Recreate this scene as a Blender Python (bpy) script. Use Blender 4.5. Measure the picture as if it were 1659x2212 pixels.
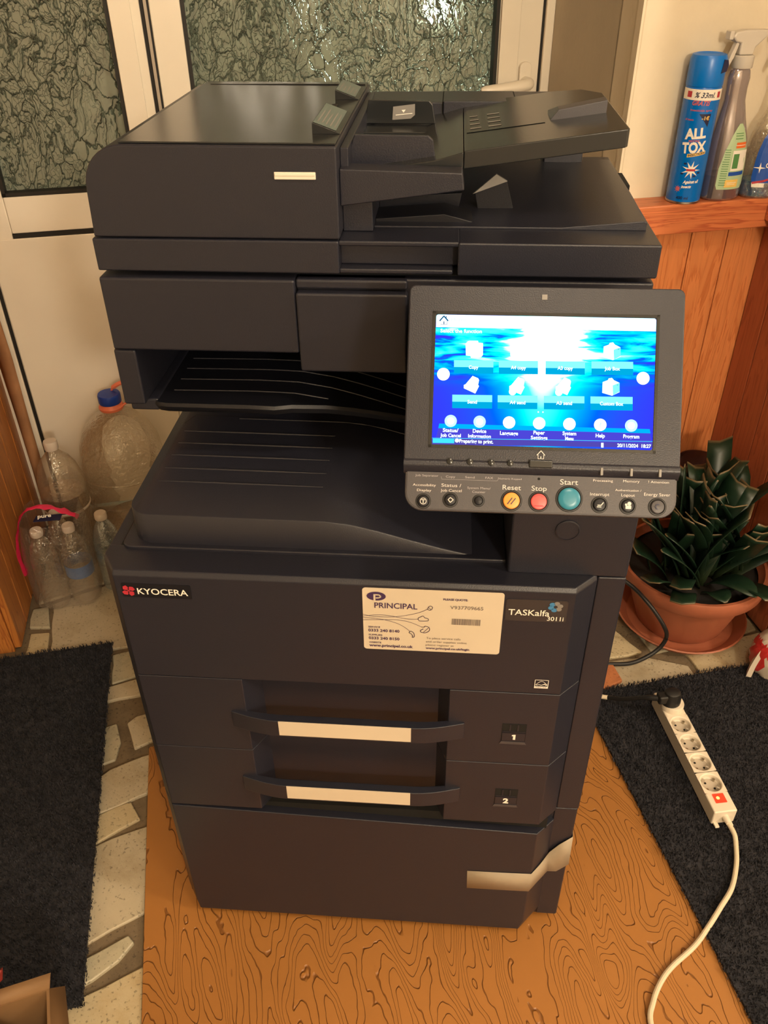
import bpy, bmesh, math, random
from mathutils import Vector, Matrix
random.seed(7)
S = bpy.context.scene
COL = S.collection
for o in list(bpy.data.objects): bpy.data.objects.remove(o)
sin, cos, pi = math.sin, math.cos, math.pi
PHI = math.radians(16)            # the room is turned 16 degrees against the printer
CU, SU = cos(PHI), sin(PHI)
def xy(u, v, z=0.0): return Vector((u*CU - v*SU, u*SU + v*CU, z))

# ------------------------------------------------------------------ camera, world, light, exposure
def make_camera():
    yaw, pitch, roll, f = -0.0823, -0.6227, -0.0135, 1796.8
    F = Vector((sin(yaw)*cos(pitch), cos(yaw)*cos(pitch), sin(pitch)))
    r = Vector((cos(yaw), -sin(yaw), 0)); u = r.cross(F)
    c, s = cos(roll), sin(roll)
    R = c*r + s*u; U = -s*r + c*u
    cd = bpy.data.cameras.new('camera'); co = bpy.data.objects.new('camera', cd); COL.objects.link(co)
    M = Matrix((R, U, -F)).transposed().to_4x4(); M.translation = Vector((.0809, -.7122, 1.3547))
    co.matrix_world = M
    cd.sensor_fit = 'HORIZONTAL'; cd.sensor_width = 36; cd.lens = 36*f/1659; cd.clip_start = .02
    S.camera = co
make_camera()
w = bpy.data.worlds.new('night'); S.world = w; w.use_nodes = True
w.node_tree.nodes['Background'].inputs[0].default_value = (.45, .5, .6, 1)
w.node_tree.nodes['Background'].inputs[1].default_value = .03
S.view_settings.view_transform = 'Standard'; S.view_settings.look = 'None'
S.view_settings.gamma = 1; S.view_settings.use_curve_mapping = False
S.view_settings.exposure = 0.38
def light(name, kind, loc, energy, color, size=.1, target=None):
    d = bpy.data.lights.new(name, kind); d.energy = energy; d.color = color
    if kind == 'AREA': d.shape = 'DISK'; d.size = size
    elif kind in ('POINT', 'SPOT'): d.shadow_soft_size = size
    o = bpy.data.objects.new(name, d); COL.objects.link(o); o.location = loc
    if target is not None:
        o.rotation_euler = (Vector(target)-Vector(loc)).to_track_quat('-Z', 'Y').to_euler()
    return o
WARM = (1.0, .85, .65)
light('lamp_right', 'POINT', (2.3, -.75, 1.95), 72, WARM, .07)
light('lamp_ceiling', 'POINT', (.36, -.58, 2.30), 15, WARM, .06)
light('lamp_far', 'POINT', (1.0, -2.25, 1.85), 92, WARM, .12)
light('porch_light', 'POINT', tuple(xy(.60, 2.0, 1.15)), 34, (.78, 1.0, .86), .05)

# ------------------------------------------------------------------ materials
def nodes(name):
    m = bpy.data.materials.new(name); m.use_nodes = True
    nt = m.node_tree; b = nt.nodes['Principled BSDF']
    return m, nt, b
def N(nt, t, **k):
    n = nt.nodes.new(t)
    for a, v in k.items():
        if a.startswith('i_'):
            n.inputs[a[2:].replace('_', ' ')].default_value = v
        else: setattr(n, a, v)
    return n
def L(nt, a, b): nt.links.new(a, b)
def ramp(nt, fac, stops, interp='LINEAR'):
    r = nt.nodes.new('ShaderNodeValToRGB'); r.color_ramp.interpolation = interp
    e = r.color_ramp.elements
    while len(e) < len(stops): e.new(.5)
    for i, (p, c) in enumerate(stops):
        e[i].position = p; e[i].color = (c[0], c[1], c[2], 1) if not isinstance(c, (int, float)) else (c, c, c, 1)
    L(nt, fac, r.inputs[0]); return r
def coords(nt, scale=(1, 1, 1), rot=(0, 0, 0), loc=(0, 0, 0)):
    tc = nt.nodes.new('ShaderNodeTexCoord'); mp = nt.nodes.new('ShaderNodeMapping')
    mp.inputs['Scale'].default_value = scale; mp.inputs['Rotation'].default_value = rot; mp.inputs['Location'].default_value = loc
    L(nt, tc.outputs['Object'], mp.inputs['Vector']); return mp.outputs['Vector']
def bump(nt, b, h, strength=.3, dist=.002):
    bm = nt.nodes.new('ShaderNodeBump'); bm.inputs['Strength'].default_value = strength; bm.inputs['Distance'].default_value = dist
    L(nt, h, bm.inputs['Height']); L(nt, bm.outputs[0], b.inputs['Normal']); return bm
def math_(nt, op, a, b=None, c=None):
    n = nt.nodes.new('ShaderNodeMath'); n.operation = op
    for i, x in enumerate((a, b, c)):
        if x is None: continue
        if isinstance(x, (int, float)): n.inputs[i].default_value = x
        else: L(nt, x, n.inputs[i])
    return n.outputs[0]
def plain(name, col, rough=.5, metal=0, spec=.5, grain=0, gs=300, var=0):
    m, nt, b = nodes(name)
    b.inputs['Base Color'].default_value = (*col, 1); b.inputs['Roughness'].default_value = rough
    b.inputs['Metallic'].default_value = metal; b.inputs['Specular IOR Level'].default_value = spec
    if grain or var:
        n = N(nt, 'ShaderNodeTexNoise', i_Scale=gs, i_Detail=4.0); L(nt, coords(nt), n.inputs['Vector'])
        if grain: bump(nt, b, n.outputs[0], grain, .0006)
        if var:
            n2 = N(nt, 'ShaderNodeTexNoise', i_Scale=8.0, i_Detail=6.0); L(nt, coords(nt), n2.inputs['Vector'])
            r = ramp(nt, n2.outputs[0], [(.3, [c*(1-var) for c in col]), (.7, [min(1, c*(1+var)) for c in col])])
            L(nt, r.outputs[0], b.inputs['Base Color'])
    return m
def emit(name, col, s=1):
    m, nt, b = nodes(name); nt.nodes.remove(b)
    e = N(nt, 'ShaderNodeEmission'); e.inputs[0].default_value = (*col, 1); e.inputs[1].default_value = s
    L(nt, e.outputs[0], nt.nodes['Material Output'].inputs[0]); return m
def clear(name, col, rough=.08, alpha=.25, ior=1.3, bumpy=0):
    """thin clear plastic: mostly see-through film with reflections"""
    m, nt, b = nodes(name)
    b.inputs['Base Color'].default_value = (*[c*.6 for c in col], 1); b.inputs['Roughness'].default_value = rough
    tr = N(nt, 'ShaderNodeBsdfTransparent'); tr.inputs[0].default_value = (*[.55+.45*c for c in col], 1)
    fr = N(nt, 'ShaderNodeLayerWeight'); fr.inputs['Blend'].default_value = .35
    a = math_(nt, 'MULTIPLY_ADD', fr.outputs['Facing'], .65, alpha); a = math_(nt, 'MINIMUM', a, 1.0)
    gl = N(nt, 'ShaderNodeBsdfGlossy'); gl.inputs['Color'].default_value = (*[.35+.6*c for c in col], 1); gl.inputs['Roughness'].default_value = rough
    m2 = N(nt, 'ShaderNodeMixShader'); m2.inputs[0].default_value = .28; L(nt, gl.outputs[0], m2.inputs[1]); L(nt, b.outputs[0], m2.inputs[2])
    mx = N(nt, 'ShaderNodeMixShader'); L(nt, a, mx.inputs[0]); L(nt, tr.outputs[0], mx.inputs[1]); L(nt, m2.outputs[0], mx.inputs[2])
    L(nt, mx.outputs[0], nt.nodes['Material Output'].inputs[0])
    if bumpy:
        ng = N(nt, 'ShaderNodeTexNoise', i_Scale=60.0, i_Detail=2.0, i_Distortion=2.0); L(nt, coords(nt), ng.inputs['Vector'])
        bg_ = N(nt, 'ShaderNodeBump'); bg_.inputs['Strength'].default_value = bumpy; bg_.inputs['Distance'].default_value = .004
        L(nt, ng.outputs[0], bg_.inputs['Height']); L(nt, bg_.outputs[0], gl.inputs['Normal'])
        n = N(nt, 'ShaderNodeTexNoise', i_Scale=60.0, i_Detail=2.0, i_Distortion=2.0); L(nt, coords(nt), n.inputs['Vector'])
        bump(nt, b, n.outputs[0], bumpy, .004)
    return m

M = {}
M['plastic'] = plain('charcoal_plastic', (.0155, .0165, .0265), .36, spec=.5, grain=.35, gs=900)  # charcoal with the blue veil of the screen's glare tinted in
M['plastic_dark'] = plain('dark_plastic', (.007, .0075, .012), .42, spec=.35, grain=.2, gs=900)
M['plastic_gloss'] = plain('gloss_plastic', (.018, .020, .022), .20, grain=.06, gs=200)
M['plastic_grey'] = plain('grey_plastic', (.055, .052, .060), .42, grain=.2, gs=900)
M['black'] = plain('black_rubber', (.008, .008, .009), .5)
M['gap'] = plain('gap_black', (.003, .003, .003), .9)
M['label_beige'] = plain('label_beige', (.62, .54, .42), .5, var=.04)
M['label_white'] = plain('label_white', (.72, .66, .56), .45)
M['label_grey'] = plain('label_grey', (.22, .21, .20), .4)
M['label_green'] = plain('label_green_grey', (.13, .17, .16), .35)
M['ink'] = plain('label_ink', (.05, .025, .09), .5)
M['ink_grey'] = plain('label_ink_grey', (.16, .13, .12), .5)
M['print_light'] = plain('printed_lettering', (.62, .58, .56), .5)
M['print_dim'] = plain('printed_lettering_small', (.36, .34, .36), .5)
M['white'] = plain('white_print', (.85, .82, .74), .5)
M['red_print'] = plain('red_print', (.45, .03, .05), .4)
M['badge'] = plain('badge_grey', (.035, .032, .035), .2)
M['badge_blue'] = plain('badge_blue', (.05, .22, .45), .3)
M['orange_key'] = plain('orange_key', (.85, .30, .05), .35)
M['red_key'] = plain('red_key', (.80, .10, .10), .35)
M['teal_key'] = plain('teal_key', (.02, .20, .30), .3)
M['tape'] = plain('tape', (.36, .30, .22), .55, grain=.2, gs=500, var=.15)
M['upvc'] = plain('cream_upvc', (.82, .76, .65), .3, var=.03)
M['upvc_shade'] = plain('grey_upvc', (.42, .36, .29), .35, var=.05)
M['seal'] = plain('black_seal', (.008, .007, .006), .6)
M['soil'] = plain('soil', (.012, .009, .007), .95, grain=1, gs=150)
M['clay'] = plain('terracotta_plastic', (.36, .115, .060), .42, var=.12)
M['strip_white'] = plain('ivory_plastic', (.74, .66, .54), .35)
M['strip_grey'] = plain('socket_plastic', (.50, .44, .36), .4)
M['cord_white'] = plain('ivory_cord', (.66, .57, .42), .45)
M['brass'] = plain('metal_contact', (.5, .45, .35), .3, 1)
M['blue_cap'] = plain('blue_cap', (.01, .05, .36), .4)
M['coral'] = plain('coral_plastic', (.85, .22, .12), .4)
M['cap_white'] = plain('cap_white', (.62, .54, .46), .45)
M['can_blue'] = plain('can_blue', (.0, .15, .60), .22)
M['can_cap'] = plain('can_cap_blue', (.0, .17, .66), .3)
M['can_rim'] = plain('can_rim', (.5, .5, .5), .3, 1)
M['navy'] = plain('navy_print', (.008, .012, .06), .4)
M['yellow'] = plain('yellow_print', (.8, .55, .15), .4)
M['orange_print'] = plain('orange_print', (.75, .16, .03), .4)
M['pale_green'] = plain('pale_green_print', (.42, .58, .36), .4)
M['mid_green'] = plain('green_print', (.08, .25, .08), .4)
M['blue_print'] = plain('blue_print', (.01, .08, .42), .35)
M['lilac'] = plain('insect_red_print', (.5, .12, .16), .4)
M['trigger'] = plain('milky_plastic', (.60, .56, .50), .35)
M['pink'] = plain('pink_plastic', (.75, .02, .10), .3, grain=.8, gs=60)
M['cardboard'] = plain('cardboard', (.22, .12, .05), .7, var=.15)
M['card_edge'] = plain('cardboard_edge', (.48, .30, .15), .7)
M['red_cloth'] = plain('red_cloth', (.22, .015, .01), .7)
M['bag_white'] = plain('white_bag', (.60, .53, .45), .35, grain=.6, gs=40)
M['bag_red'] = plain('red_bag', (.55, .03, .03), .35)
M['bottle'] = clear('clear_bottle', (.97, .92, .82), .07, .17, ior=1.5, bumpy=.9)
M['bottle_blue'] = clear('bluish_bottle', (.74, .84, .90), .08, .24, bumpy=.8)
M['lilac_bottle'] = clear('lilac_bottle', (.62, .56, .66), .1, .42)
M['film'] = clear('clear_film', (.90, .86, .84), .12, .05, bumpy=1.0)
M['glass_jar'] = clear('jar_glass', (.30, .16, .16), .05, .45)
M['water'] = clear('bottle_water', (.60, .42, .24), .05, .34)  # brown of the timber refracted through the bottle, painted into the water
M['liquid_blue'] = clear('blue_liquid', (.02, .45, 1.0), .1, .55)
M['liquid_grey'] = clear('grey_liquid', (.38, .36, .46), .1, .45)
M['label_blue'] = plain('bottle_label_blue', (.10, .18, .38), .4)
M['leaf'] = None

def m_wall(name, col, dirt=.35):
    m, nt, b = nodes(name); v = coords(nt)
    n = N(nt, 'ShaderNodeTexNoise', i_Scale=3.5, i_Detail=8.0, i_Roughness=.6); L(nt, v, n.inputs['Vector'])
    r = ramp(nt, n.outputs[0], [(.25, [c*(1-dirt*.5) for c in col]), (.6, col)])
    L(nt, r.outputs[0], b.inputs['Base Color']); b.inputs['Roughness'].default_value = .75
    n2 = N(nt, 'ShaderNodeTexNoise', i_Scale=90.0, i_Detail=6.0); L(nt, v, n2.inputs['Vector'])
    bump(nt, b, n2.outputs[0], .25, .002); return m
M['wall'] = m_wall('cream_plaster', (.74, .65, .50))
M['wall_shaded'] = m_wall('reveal_plaster', (.52, .45, .34))  # cream plaster darkened for the reveal's shade, reused on the outside wall
M['ceiling'] = m_wall('ceiling_plaster', (.7, .6, .45))

def m_wood(name, c1, c2, knots=True, along='z', sc=1.0, rough=.38):
    m, nt, b = nodes(name)
    oi = nt.nodes.new('ShaderNodeObjectInfo')
    tc = nt.nodes.new('ShaderNodeTexCoord')
    off = N(nt, 'ShaderNodeVectorMath', operation='MULTIPLY_ADD')
    L(nt, oi.outputs['Location'], off.inputs[0]); off.inputs[1].default_value = (7.3, 5.1, 3.7); L(nt, tc.outputs['Object'], off.inputs[2])
    mp = nt.nodes.new('ShaderNodeMapping'); L(nt, off.outputs[0], mp.inputs[0])
    s = {'z': (14, 14, 1.1), 'x': (1.1, 14, 14), 'y': (14, 1.1, 14)}[along]
    mp.inputs['Scale'].default_value = tuple(k*sc for k in s)
    n = N(nt, 'ShaderNodeTexNoise', i_Scale=2.2, i_Detail=5.0, i_Distortion=.6); L(nt, mp.outputs[0], n.inputs['Vector'])
    rings = math_(nt, 'FRACT', math_(nt, 'MULTIPLY', n.outputs[0], 9.0))
    r = ramp(nt, rings, [(0, c1), (.65, [c*.9 for c in c1]), (.9, c2), (1, c1)])
    last = r.outputs[0]
    if knots:
        mp2 = nt.nodes.new('ShaderNodeMapping'); L(nt, off.outputs[0], mp2.inputs[0])
        s2 = {'z': (9, 9, 3.6), 'x': (3.6, 9, 9), 'y': (9, 3.6, 9)}[along]
        mp2.inputs['Scale'].default_value = s2
        vo = N(nt, 'ShaderNodeTexVoronoi', i_Scale=1.0); L(nt, mp2.outputs[0], vo.inputs['Vector'])
        k = ramp(nt, vo.outputs['Distance'], [(.10, 1.0), (.16, .5), (.20, 0.0)])
        mx = N(nt, 'ShaderNodeMix', data_type='RGBA'); L(nt, k.outputs[0], mx.inputs[0]); L(nt, last, mx.inputs[6])
        mx.inputs[7].default_value = (*[c*.25 for c in c2], 1); last = mx.outputs[2]
    L(nt, last, b.inputs['Base Color']); b.inputs['Roughness'].default_value = rough
    bump(nt, b, n.outputs[0], .2, .001); return m
M['pine'] = m_wood('varnished_pine', (.72, .26, .09), (.55, .165, .05))
M['pine_shaded'] = m_wood('varnished_pine_shaded', (.42, .115, .05), (.29, .07, .03))  # same pine, darkened to put the side wall's shade into the colour
M['rail'] = m_wood('pine_rail', (.62, .19, .07), (.40, .09, .035), False, 'x', .9)
M['partition'] = m_wood('orange_partition', (.50, .19, .045), (.30, .09, .025), False)
M['pole'] = plain('rusty_pole', (.34, .17, .08), .55, grain=.5, gs=60, var=.5)

def m_stone(name, c1, c2, seed=0, rough=.55):
    m, nt, b = nodes(name); v = coords(nt, loc=(seed, seed*2, 0))
    n = N(nt, 'ShaderNodeTexNoise', i_Scale=9.0, i_Detail=8.0, i_Roughness=.65); L(nt, v, n.inputs['Vector'])
    r = ramp(nt, n.outputs[0], [(.3, c2), (.5, c1), (.75, [min(1, c*1.12) for c in c1])])
    n2 = N(nt, 'ShaderNodeTexNoise', i_Scale=180.0, i_Detail=4.0); L(nt, v, n2.inputs['Vector'])
    sp = ramp(nt, n2.outputs[0], [(.33, .55), (.40, 1.0)])
    mx = N(nt, 'ShaderNodeMix', data_type='RGBA', blend_type='MULTIPLY'); mx.inputs[0].default_value = 1
    L(nt, r.outputs[0], mx.inputs[6]); L(nt, sp.outputs[0], mx.inputs[7]); L(nt, mx.outputs[2], b.inputs['Base Color'])
    b.inputs['Roughness'].default_value = rough
    bump(nt, b, n2.outputs[0], .4, .002); return m
M['stone'] = m_stone('pale_stone', (.46, .40, .29), (.34, .27, .17))
M['stone_b'] = m_stone('yellow_stone', (.50, .42, .27), (.42, .31, .16), 3)
M['stone_c'] = m_stone('greenish_stone', (.44, .40, .29), (.22, .21, .15), 5, .4)
M['mortar'] = m_stone('brown_mortar', (.17, .125, .075), (.09, .065, .038), 9, .8)
M['brick'] = m_stone('orange_brick', (.45, .16, .06), (.3, .1, .04), 4, .8)

def m_mat():                       # embossed wood-look vinyl sheet: contour lines pressed into the sheet
    m, nt, b = nodes('embossed_vinyl')
    v = coords(nt, (9.0, 2.4, 1))
    n = N(nt, 'ShaderNodeTexNoise', i_Scale=1.5, i_Detail=1.0, i_Roughness=.4, i_Distortion=.5); L(nt, v, n.inputs['Vector'])
    n3 = N(nt, 'ShaderNodeTexNoise', i_Scale=70.0, i_Detail=1.0); L(nt, coords(nt, (1, .5, 1)), n3.inputs['Vector'])
    h = math_(nt, 'MULTIPLY_ADD', n3.outputs[0], .040, n.outputs[0])
    fr = math_(nt, 'FRACT', math_(nt, 'MULTIPLY', h, 23.0))
    d = math_(nt, 'ABSOLUTE', math_(nt, 'SUBTRACT', fr, .5))
    line = ramp(nt, d, [(.01, 0.0), (.06, 1.0)])
    n2 = N(nt, 'ShaderNodeTexNoise', i_Scale=2.0, i_Detail=5.0); L(nt, coords(nt), n2.inputs['Vector'])
    base = ramp(nt, n2.outputs[0], [(.3, (.30, .125, .028)), (.7, (.38, .160, .038))])
    mx = N(nt, 'ShaderNodeMix', data_type='RGBA'); L(nt, line.outputs[0], mx.inputs[0])
    mx.inputs[6].default_value = (.20, .075, .016, 1); L(nt, base.outputs[0], mx.inputs[7])
    L(nt, mx.outputs[2], b.inputs['Base Color']); b.inputs['Roughness'].default_value = .42
    bump(nt, b, line.outputs[0], .9, .002); return m
M['vinyl'] = m_mat()
def m_carpet():
    m, nt, b = nodes('charcoal_pile')
    n = N(nt, 'ShaderNodeTexNoise', i_Scale=60.0, i_Detail=4.0); L(nt, coords(nt), n.inputs['Vector'])
    r = ramp(nt, n.outputs[0], [(.3, (.010, .010, .015)), (.7, (.026, .026, .034))])
    L(nt, r.outputs[0], b.inputs['Base Color']); b.inputs['Roughness'].default_value = .9; return m
M['carpet'] = m_carpet()
def m_crackle():                   # patterned glass: irregular flakes bordered by ridges
    m, nt, b = nodes('crackle_glass')
    v = coords(nt, (1, 1, .62))
    nz = N(nt, 'ShaderNodeTexNoise', i_Scale=12.0, i_Detail=5.0); L(nt, v, nz.inputs['Vector'])
    ad = N(nt, 'ShaderNodeVectorMath', operation='MULTIPLY_ADD'); L(nt, nz.outputs['Color'], ad.inputs[0]); ad.inputs[1].default_value = (.16, .16, .16); L(nt, v, ad.inputs[2])
    vo = N(nt, 'ShaderNodeTexVoronoi', feature='DISTANCE_TO_EDGE', i_Scale=30.0); L(nt, ad.outputs[0], vo.inputs['Vector'])
    vo2 = N(nt, 'ShaderNodeTexVoronoi', feature='DISTANCE_TO_EDGE', i_Scale=95.0); L(nt, ad.outputs[0], vo2.inputs['Vector'])
    e1 = ramp(nt, vo.outputs['Distance'], [(0, 1.0), (.02, .5), (.05, 0.0)])
    e2 = ramp(nt, vo2.outputs['Distance'], [(0, .6), (.06, 0.0)])
    msk = N(nt, 'ShaderNodeTexNoise', i_Scale=5.0, i_Detail=2.0); L(nt, v, msk.inputs['Vector'])
    mk = ramp(nt, msk.outputs[0], [(.42, 0.0), (.6, 1.0)])
    h = math_(nt, 'MULTIPLY_ADD', e2.outputs[0], mk.outputs[0], e1.outputs[0])
    fl = N(nt, 'ShaderNodeTexNoise', i_Scale=30.0, i_Detail=2.0); L(nt, v, fl.inputs['Vector'])
    h = math_(nt, 'MULTIPLY_ADD', fl.outputs[0], .25, h)
    bump(nt, b, h, 1.0, .010)
    r = ramp(nt, h, [(.10, (.46, .48, .39)), (.5, (.38, .40, .32)), (.95, (.32, .33, .26))])
    L(nt, r.outputs[0], b.inputs['Base Color'])
    b.inputs['Roughness'].default_value = .10; b.inputs['Transmission Weight'].default_value = .6
    b.inputs['Specular IOR Level'].default_value = .8; return m
M['crackle'] = m_crackle()
def m_leaf():
    m, nt, b = nodes('strap_leaf')
    tc = nt.nodes.new('ShaderNodeTexCoord'); sp = nt.nodes.new('ShaderNodeSeparateXYZ'); L(nt, tc.outputs['UV'], sp.inputs[0])
    n = N(nt, 'ShaderNodeTexNoise', i_Scale=25.0, i_Detail=3.0); L(nt, coords(nt), n.inputs['Vector'])
    y = math_(nt, 'MULTIPLY_ADD', n.outputs[0], .015, sp.outputs[1])
    r = ramp(nt, y, [(0, (.020, .030, .010)), (.3, (.006, .018, .010)), (.985, (.009, .028, .014)), (1.0, (.14, .10, .05))])  # leaf greens darkened so the plant's shade sits in the colour
    L(nt, r.outputs[0], b.inputs['Base Color']); b.inputs['Roughness'].default_value = .38; return m
M['leaf'] = m_leaf()
def m_screen():                    # backlit picture of rippling water
    m, nt, b = nodes('screen_picture'); nt.nodes.remove(b)
    tc = nt.nodes.new('ShaderNodeTexCoord'); sp = nt.nodes.new('ShaderNodeSeparateXYZ'); L(nt, tc.outputs['Object'], sp.inputs[0])
    X, Y = sp.outputs[0], sp.outputs[1]
    def g(cx, cy, rx, ry, p=1.0):
        dx = math_(nt, 'DIVIDE', math_(nt, 'SUBTRACT', X, cx), rx); dy = math_(nt, 'DIVIDE', math_(nt, 'SUBTRACT', Y, cy), ry)
        r2 = math_(nt, 'ADD', math_(nt, 'MULTIPLY', dx, dx), math_(nt, 'MULTIPLY', dy, dy))
        return math_(nt, 'EXPONENT', math_(nt, 'MULTIPLY', r2, -p))
    mp = nt.nodes.new('ShaderNodeMapping'); mp.inputs['Scale'].default_value = (22, 150, 1); L(nt, tc.outputs['Object'], mp.inputs[0])
    n = N(nt, 'ShaderNodeTexNoise', i_Scale=1.0, i_Detail=4.0, i_Distortion=.8); L(nt, mp.outputs[0], n.inputs['Vector'])
    up = N(nt, 'ShaderNodeMapRange', interpolation_type='SMOOTHSTEP'); L(nt, Y, up.inputs[0])
    up.inputs[1].default_value = .050; up.inputs[2].default_value = .085
    rip = math_(nt, 'MULTIPLY', math_(nt, 'MULTIPLY', math_(nt, 'SUBTRACT', n.outputs[0], .40), 3.0), up.outputs[0])
    core = g(.101, .090, .027, .024); mid = g(.100, .045, .055, .060); col = g(.097, .06, .016, .05); up2 = g(.10, .10, .10, .035)
    s = math_(nt, 'MULTIPLY', core, 1.7); s = math_(nt, 'MULTIPLY_ADD', mid, .42, s); s = math_(nt, 'MULTIPLY_ADD', col, .55, s)
    s = math_(nt, 'MULTIPLY_ADD', up2, .28, s); s = math_(nt, 'ADD', s, rip); s = math_(nt, 'MULTIPLY', s, .5)
    r = ramp(nt, s, [(0, (.03, .03, .95)), (.10, (.0, .10, 1.0)), (.26, (.0, .75, 1.0)), (.42, (.05, 1.0, 1.0)), (.62, (1, 1, 1))])
    st = math_(nt, 'MULTIPLY_ADD', core, 4.0, 1.1)
    e = N(nt, 'ShaderNodeEmission'); L(nt, r.outputs[0], e.inputs[0]); L(nt, st, e.inputs[1])
    L(nt, e.outputs[0], nt.nodes['Material Output'].inputs[0]); return m
M['screen'] = m_screen()
M['scr_white'] = emit('screen_white', (1, 1, 1), 1.15)
M['scr_text'] = emit('screen_text', (.8, 1, 1), 1.6)
M['scr_tile'] = emit('screen_tile_light', (.22, .85, .95), 1.0)
M['scr_tile2'] = emit('screen_tile_dark', (.0, .34, .62), 1.0)
M['scr_icon'] = emit('screen_icon', (.85, 1, 1), 1.8)
M['scr_icon2'] = emit('screen_icon_side', (.2, .9, .9), 1.0)
M['scr_band'] = emit('screen_band', (.0, .38, .85), 1.0)
M['scr_bar'] = emit('screen_bar', (.06, .05, .55), 1.0)
M['scr_bar2'] = emit('screen_status', (.08, .06, .40), .9)
M['scr_cyan'] = emit('screen_cyan', (.05, .65, .95), 1.0)
M['scr_dark'] = emit('screen_dark', (.0, .12, .3), .7)
M['scr_pale'] = emit('screen_pale', (.55, .85, .9), 1.0)
M['neon'] = emit('neon_red', (1.0, .03, .01), 2.2)
M['neon_hot'] = emit('neon_core', (1.0, .45, .05), 6.0)

# ------------------------------------------------------------------ mesh helpers
class MB:
    def __init__(s): s.v = []; s.f = []; s.m = []; s.uv = None
    def add(s, vs, fs, mi=0):
        k = len(s.v); s.v += [tuple(p) for p in vs]
        for f in fs: s.f.append(tuple(i+k for i in f)); s.m.append(mi)
        return s
    def box(s, x0, x1, y0, y1, z0, z1, mi=0):
        return s.add([(x0,y0,z0),(x1,y0,z0),(x1,y1,z0),(x0,y1,z0),(x0,y0,z1),(x1,y0,z1),(x1,y1,z1),(x0,y1,z1)],
                     [(0,3,2,1),(4,5,6,7),(0,1,5,4),(1,2,6,5),(2,3,7,6),(3,0,4,7)], mi)
    def prism(s, pts, ax, a, b, mi=0):
        g = {'x': lambda p, t: (t, p[0], p[1]), 'y': lambda p, t: (p[0], t, p[1]), 'z': lambda p, t: (p[0], p[1], t)}[ax]
        n = len(pts)
        return s.add([g(p, a) for p in pts]+[g(p, b) for p in pts],
                     [tuple(range(n)), tuple(range(n, 2*n))]+[(i, (i+1) % n, n+(i+1) % n, n+i) for i in range(n)], mi)
    def rings(s, R, closed=True, cap=True, mi=0):
        n = len(R[0]); vs = [p for r in R for p in r]; fs = []
        for j in range(len(R)-1):
            for i in range(n if closed else n-1):
                i2 = (i+1) % n; fs.append((j*n+i, j*n+i2, (j+1)*n+i2, (j+1)*n+i))
        if cap: fs += [tuple(range(n)), tuple(range((len(R)-1)*n, len(R)*n))]
        return s.add(vs, fs, mi)
    def lathe(s, prof, n=28, c=(0, 0, 0), sx=1, sy=1, cap=True, mi=0, flute=None):
        R = []
        for r, z in prof:
            R.append([(c[0]+sx*r*cos(2*pi*i/n)*(1+(flute(i, n, z) if flute else 0)), c[1]+sy*r*sin(2*pi*i/n)*(1+(flute(i, n, z) if flute else 0)), c[2]+z) for i in range(n)])
        return s.rings(R, True, cap, mi)
    def tube(s, path, r, n=8, mi=0, cap=True):
        P = [Vector(p) for p in path]; R = []; up = Vector((0, 0, 1))
        for i, p in enumerate(P):
            t = (P[min(i+1, len(P)-1)]-P[max(i-1, 0)]).normalized()
            a = t.cross(up)
            if a.length < 1e-3: a = t.cross(Vector((0, 1, 0)))
            a.normalize(); b = t.cross(a); rr = r[i] if isinstance(r, (list, tuple)) else r
            R.append([tuple(p+a*rr*cos(2*pi*k/n)+b*rr*sin(2*pi*k/n)) for k in range(n)])
        return s.rings(R, True, cap, mi)
    def disc(s, cx, cy, z, r, n=24, mi=0, h=0.0, ry=None):
        ry = ry or r
        if h: return s.prism([(cx+r*cos(2*pi*i/n), cy+ry*sin(2*pi*i/n)) for i in range(n)], 'z', z, z+h, mi)
        return s.add([(cx+r*cos(2*pi*i/n), cy+ry*sin(2*pi*i/n), z) for i in range(n)], [tuple(range(n))], mi)
    def rect(s, x0, x1, y0, y1, z, mi=0): return s.add([(x0,y0,z),(x1,y0,z),(x1,y1,z),(x0,y1,z)], [(0,1,2,3)], mi)
    def line(s, pts, wd, z, mi=0):      # flat printed stroke in the local xy plane
        for a, b in zip(pts[:-1], pts[1:]):
            d = Vector((b[0]-a[0], b[1]-a[1])); 
            if d.length < 1e-9: continue
            d.normalize(); n = Vector((-d.y, d.x))*wd/2; e = d*wd*.25
            s.add([(a[0]-e.x-n.x, a[1]-e.y-n.y, z), (b[0]+e.x-n.x, b[1]+e.y-n.y, z), (b[0]+e.x+n.x, b[1]+e.y+n.y, z), (a[0]-e.x+n.x, a[1]-e.y+n.y, z)], [(0,1,2,3)], mi)
        return s
    def xf(s, Mt): s.v = [tuple(Mt @ Vector(p)) for p in s.v]; return s
    def merge(s, o, mi=None):
        k = len(s.v); s.v += o.v
        for f, m in zip(o.f, o.m): s.f.append(tuple(i+k for i in f)); s.m.append(m if mi is None else mi)
        return s
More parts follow.
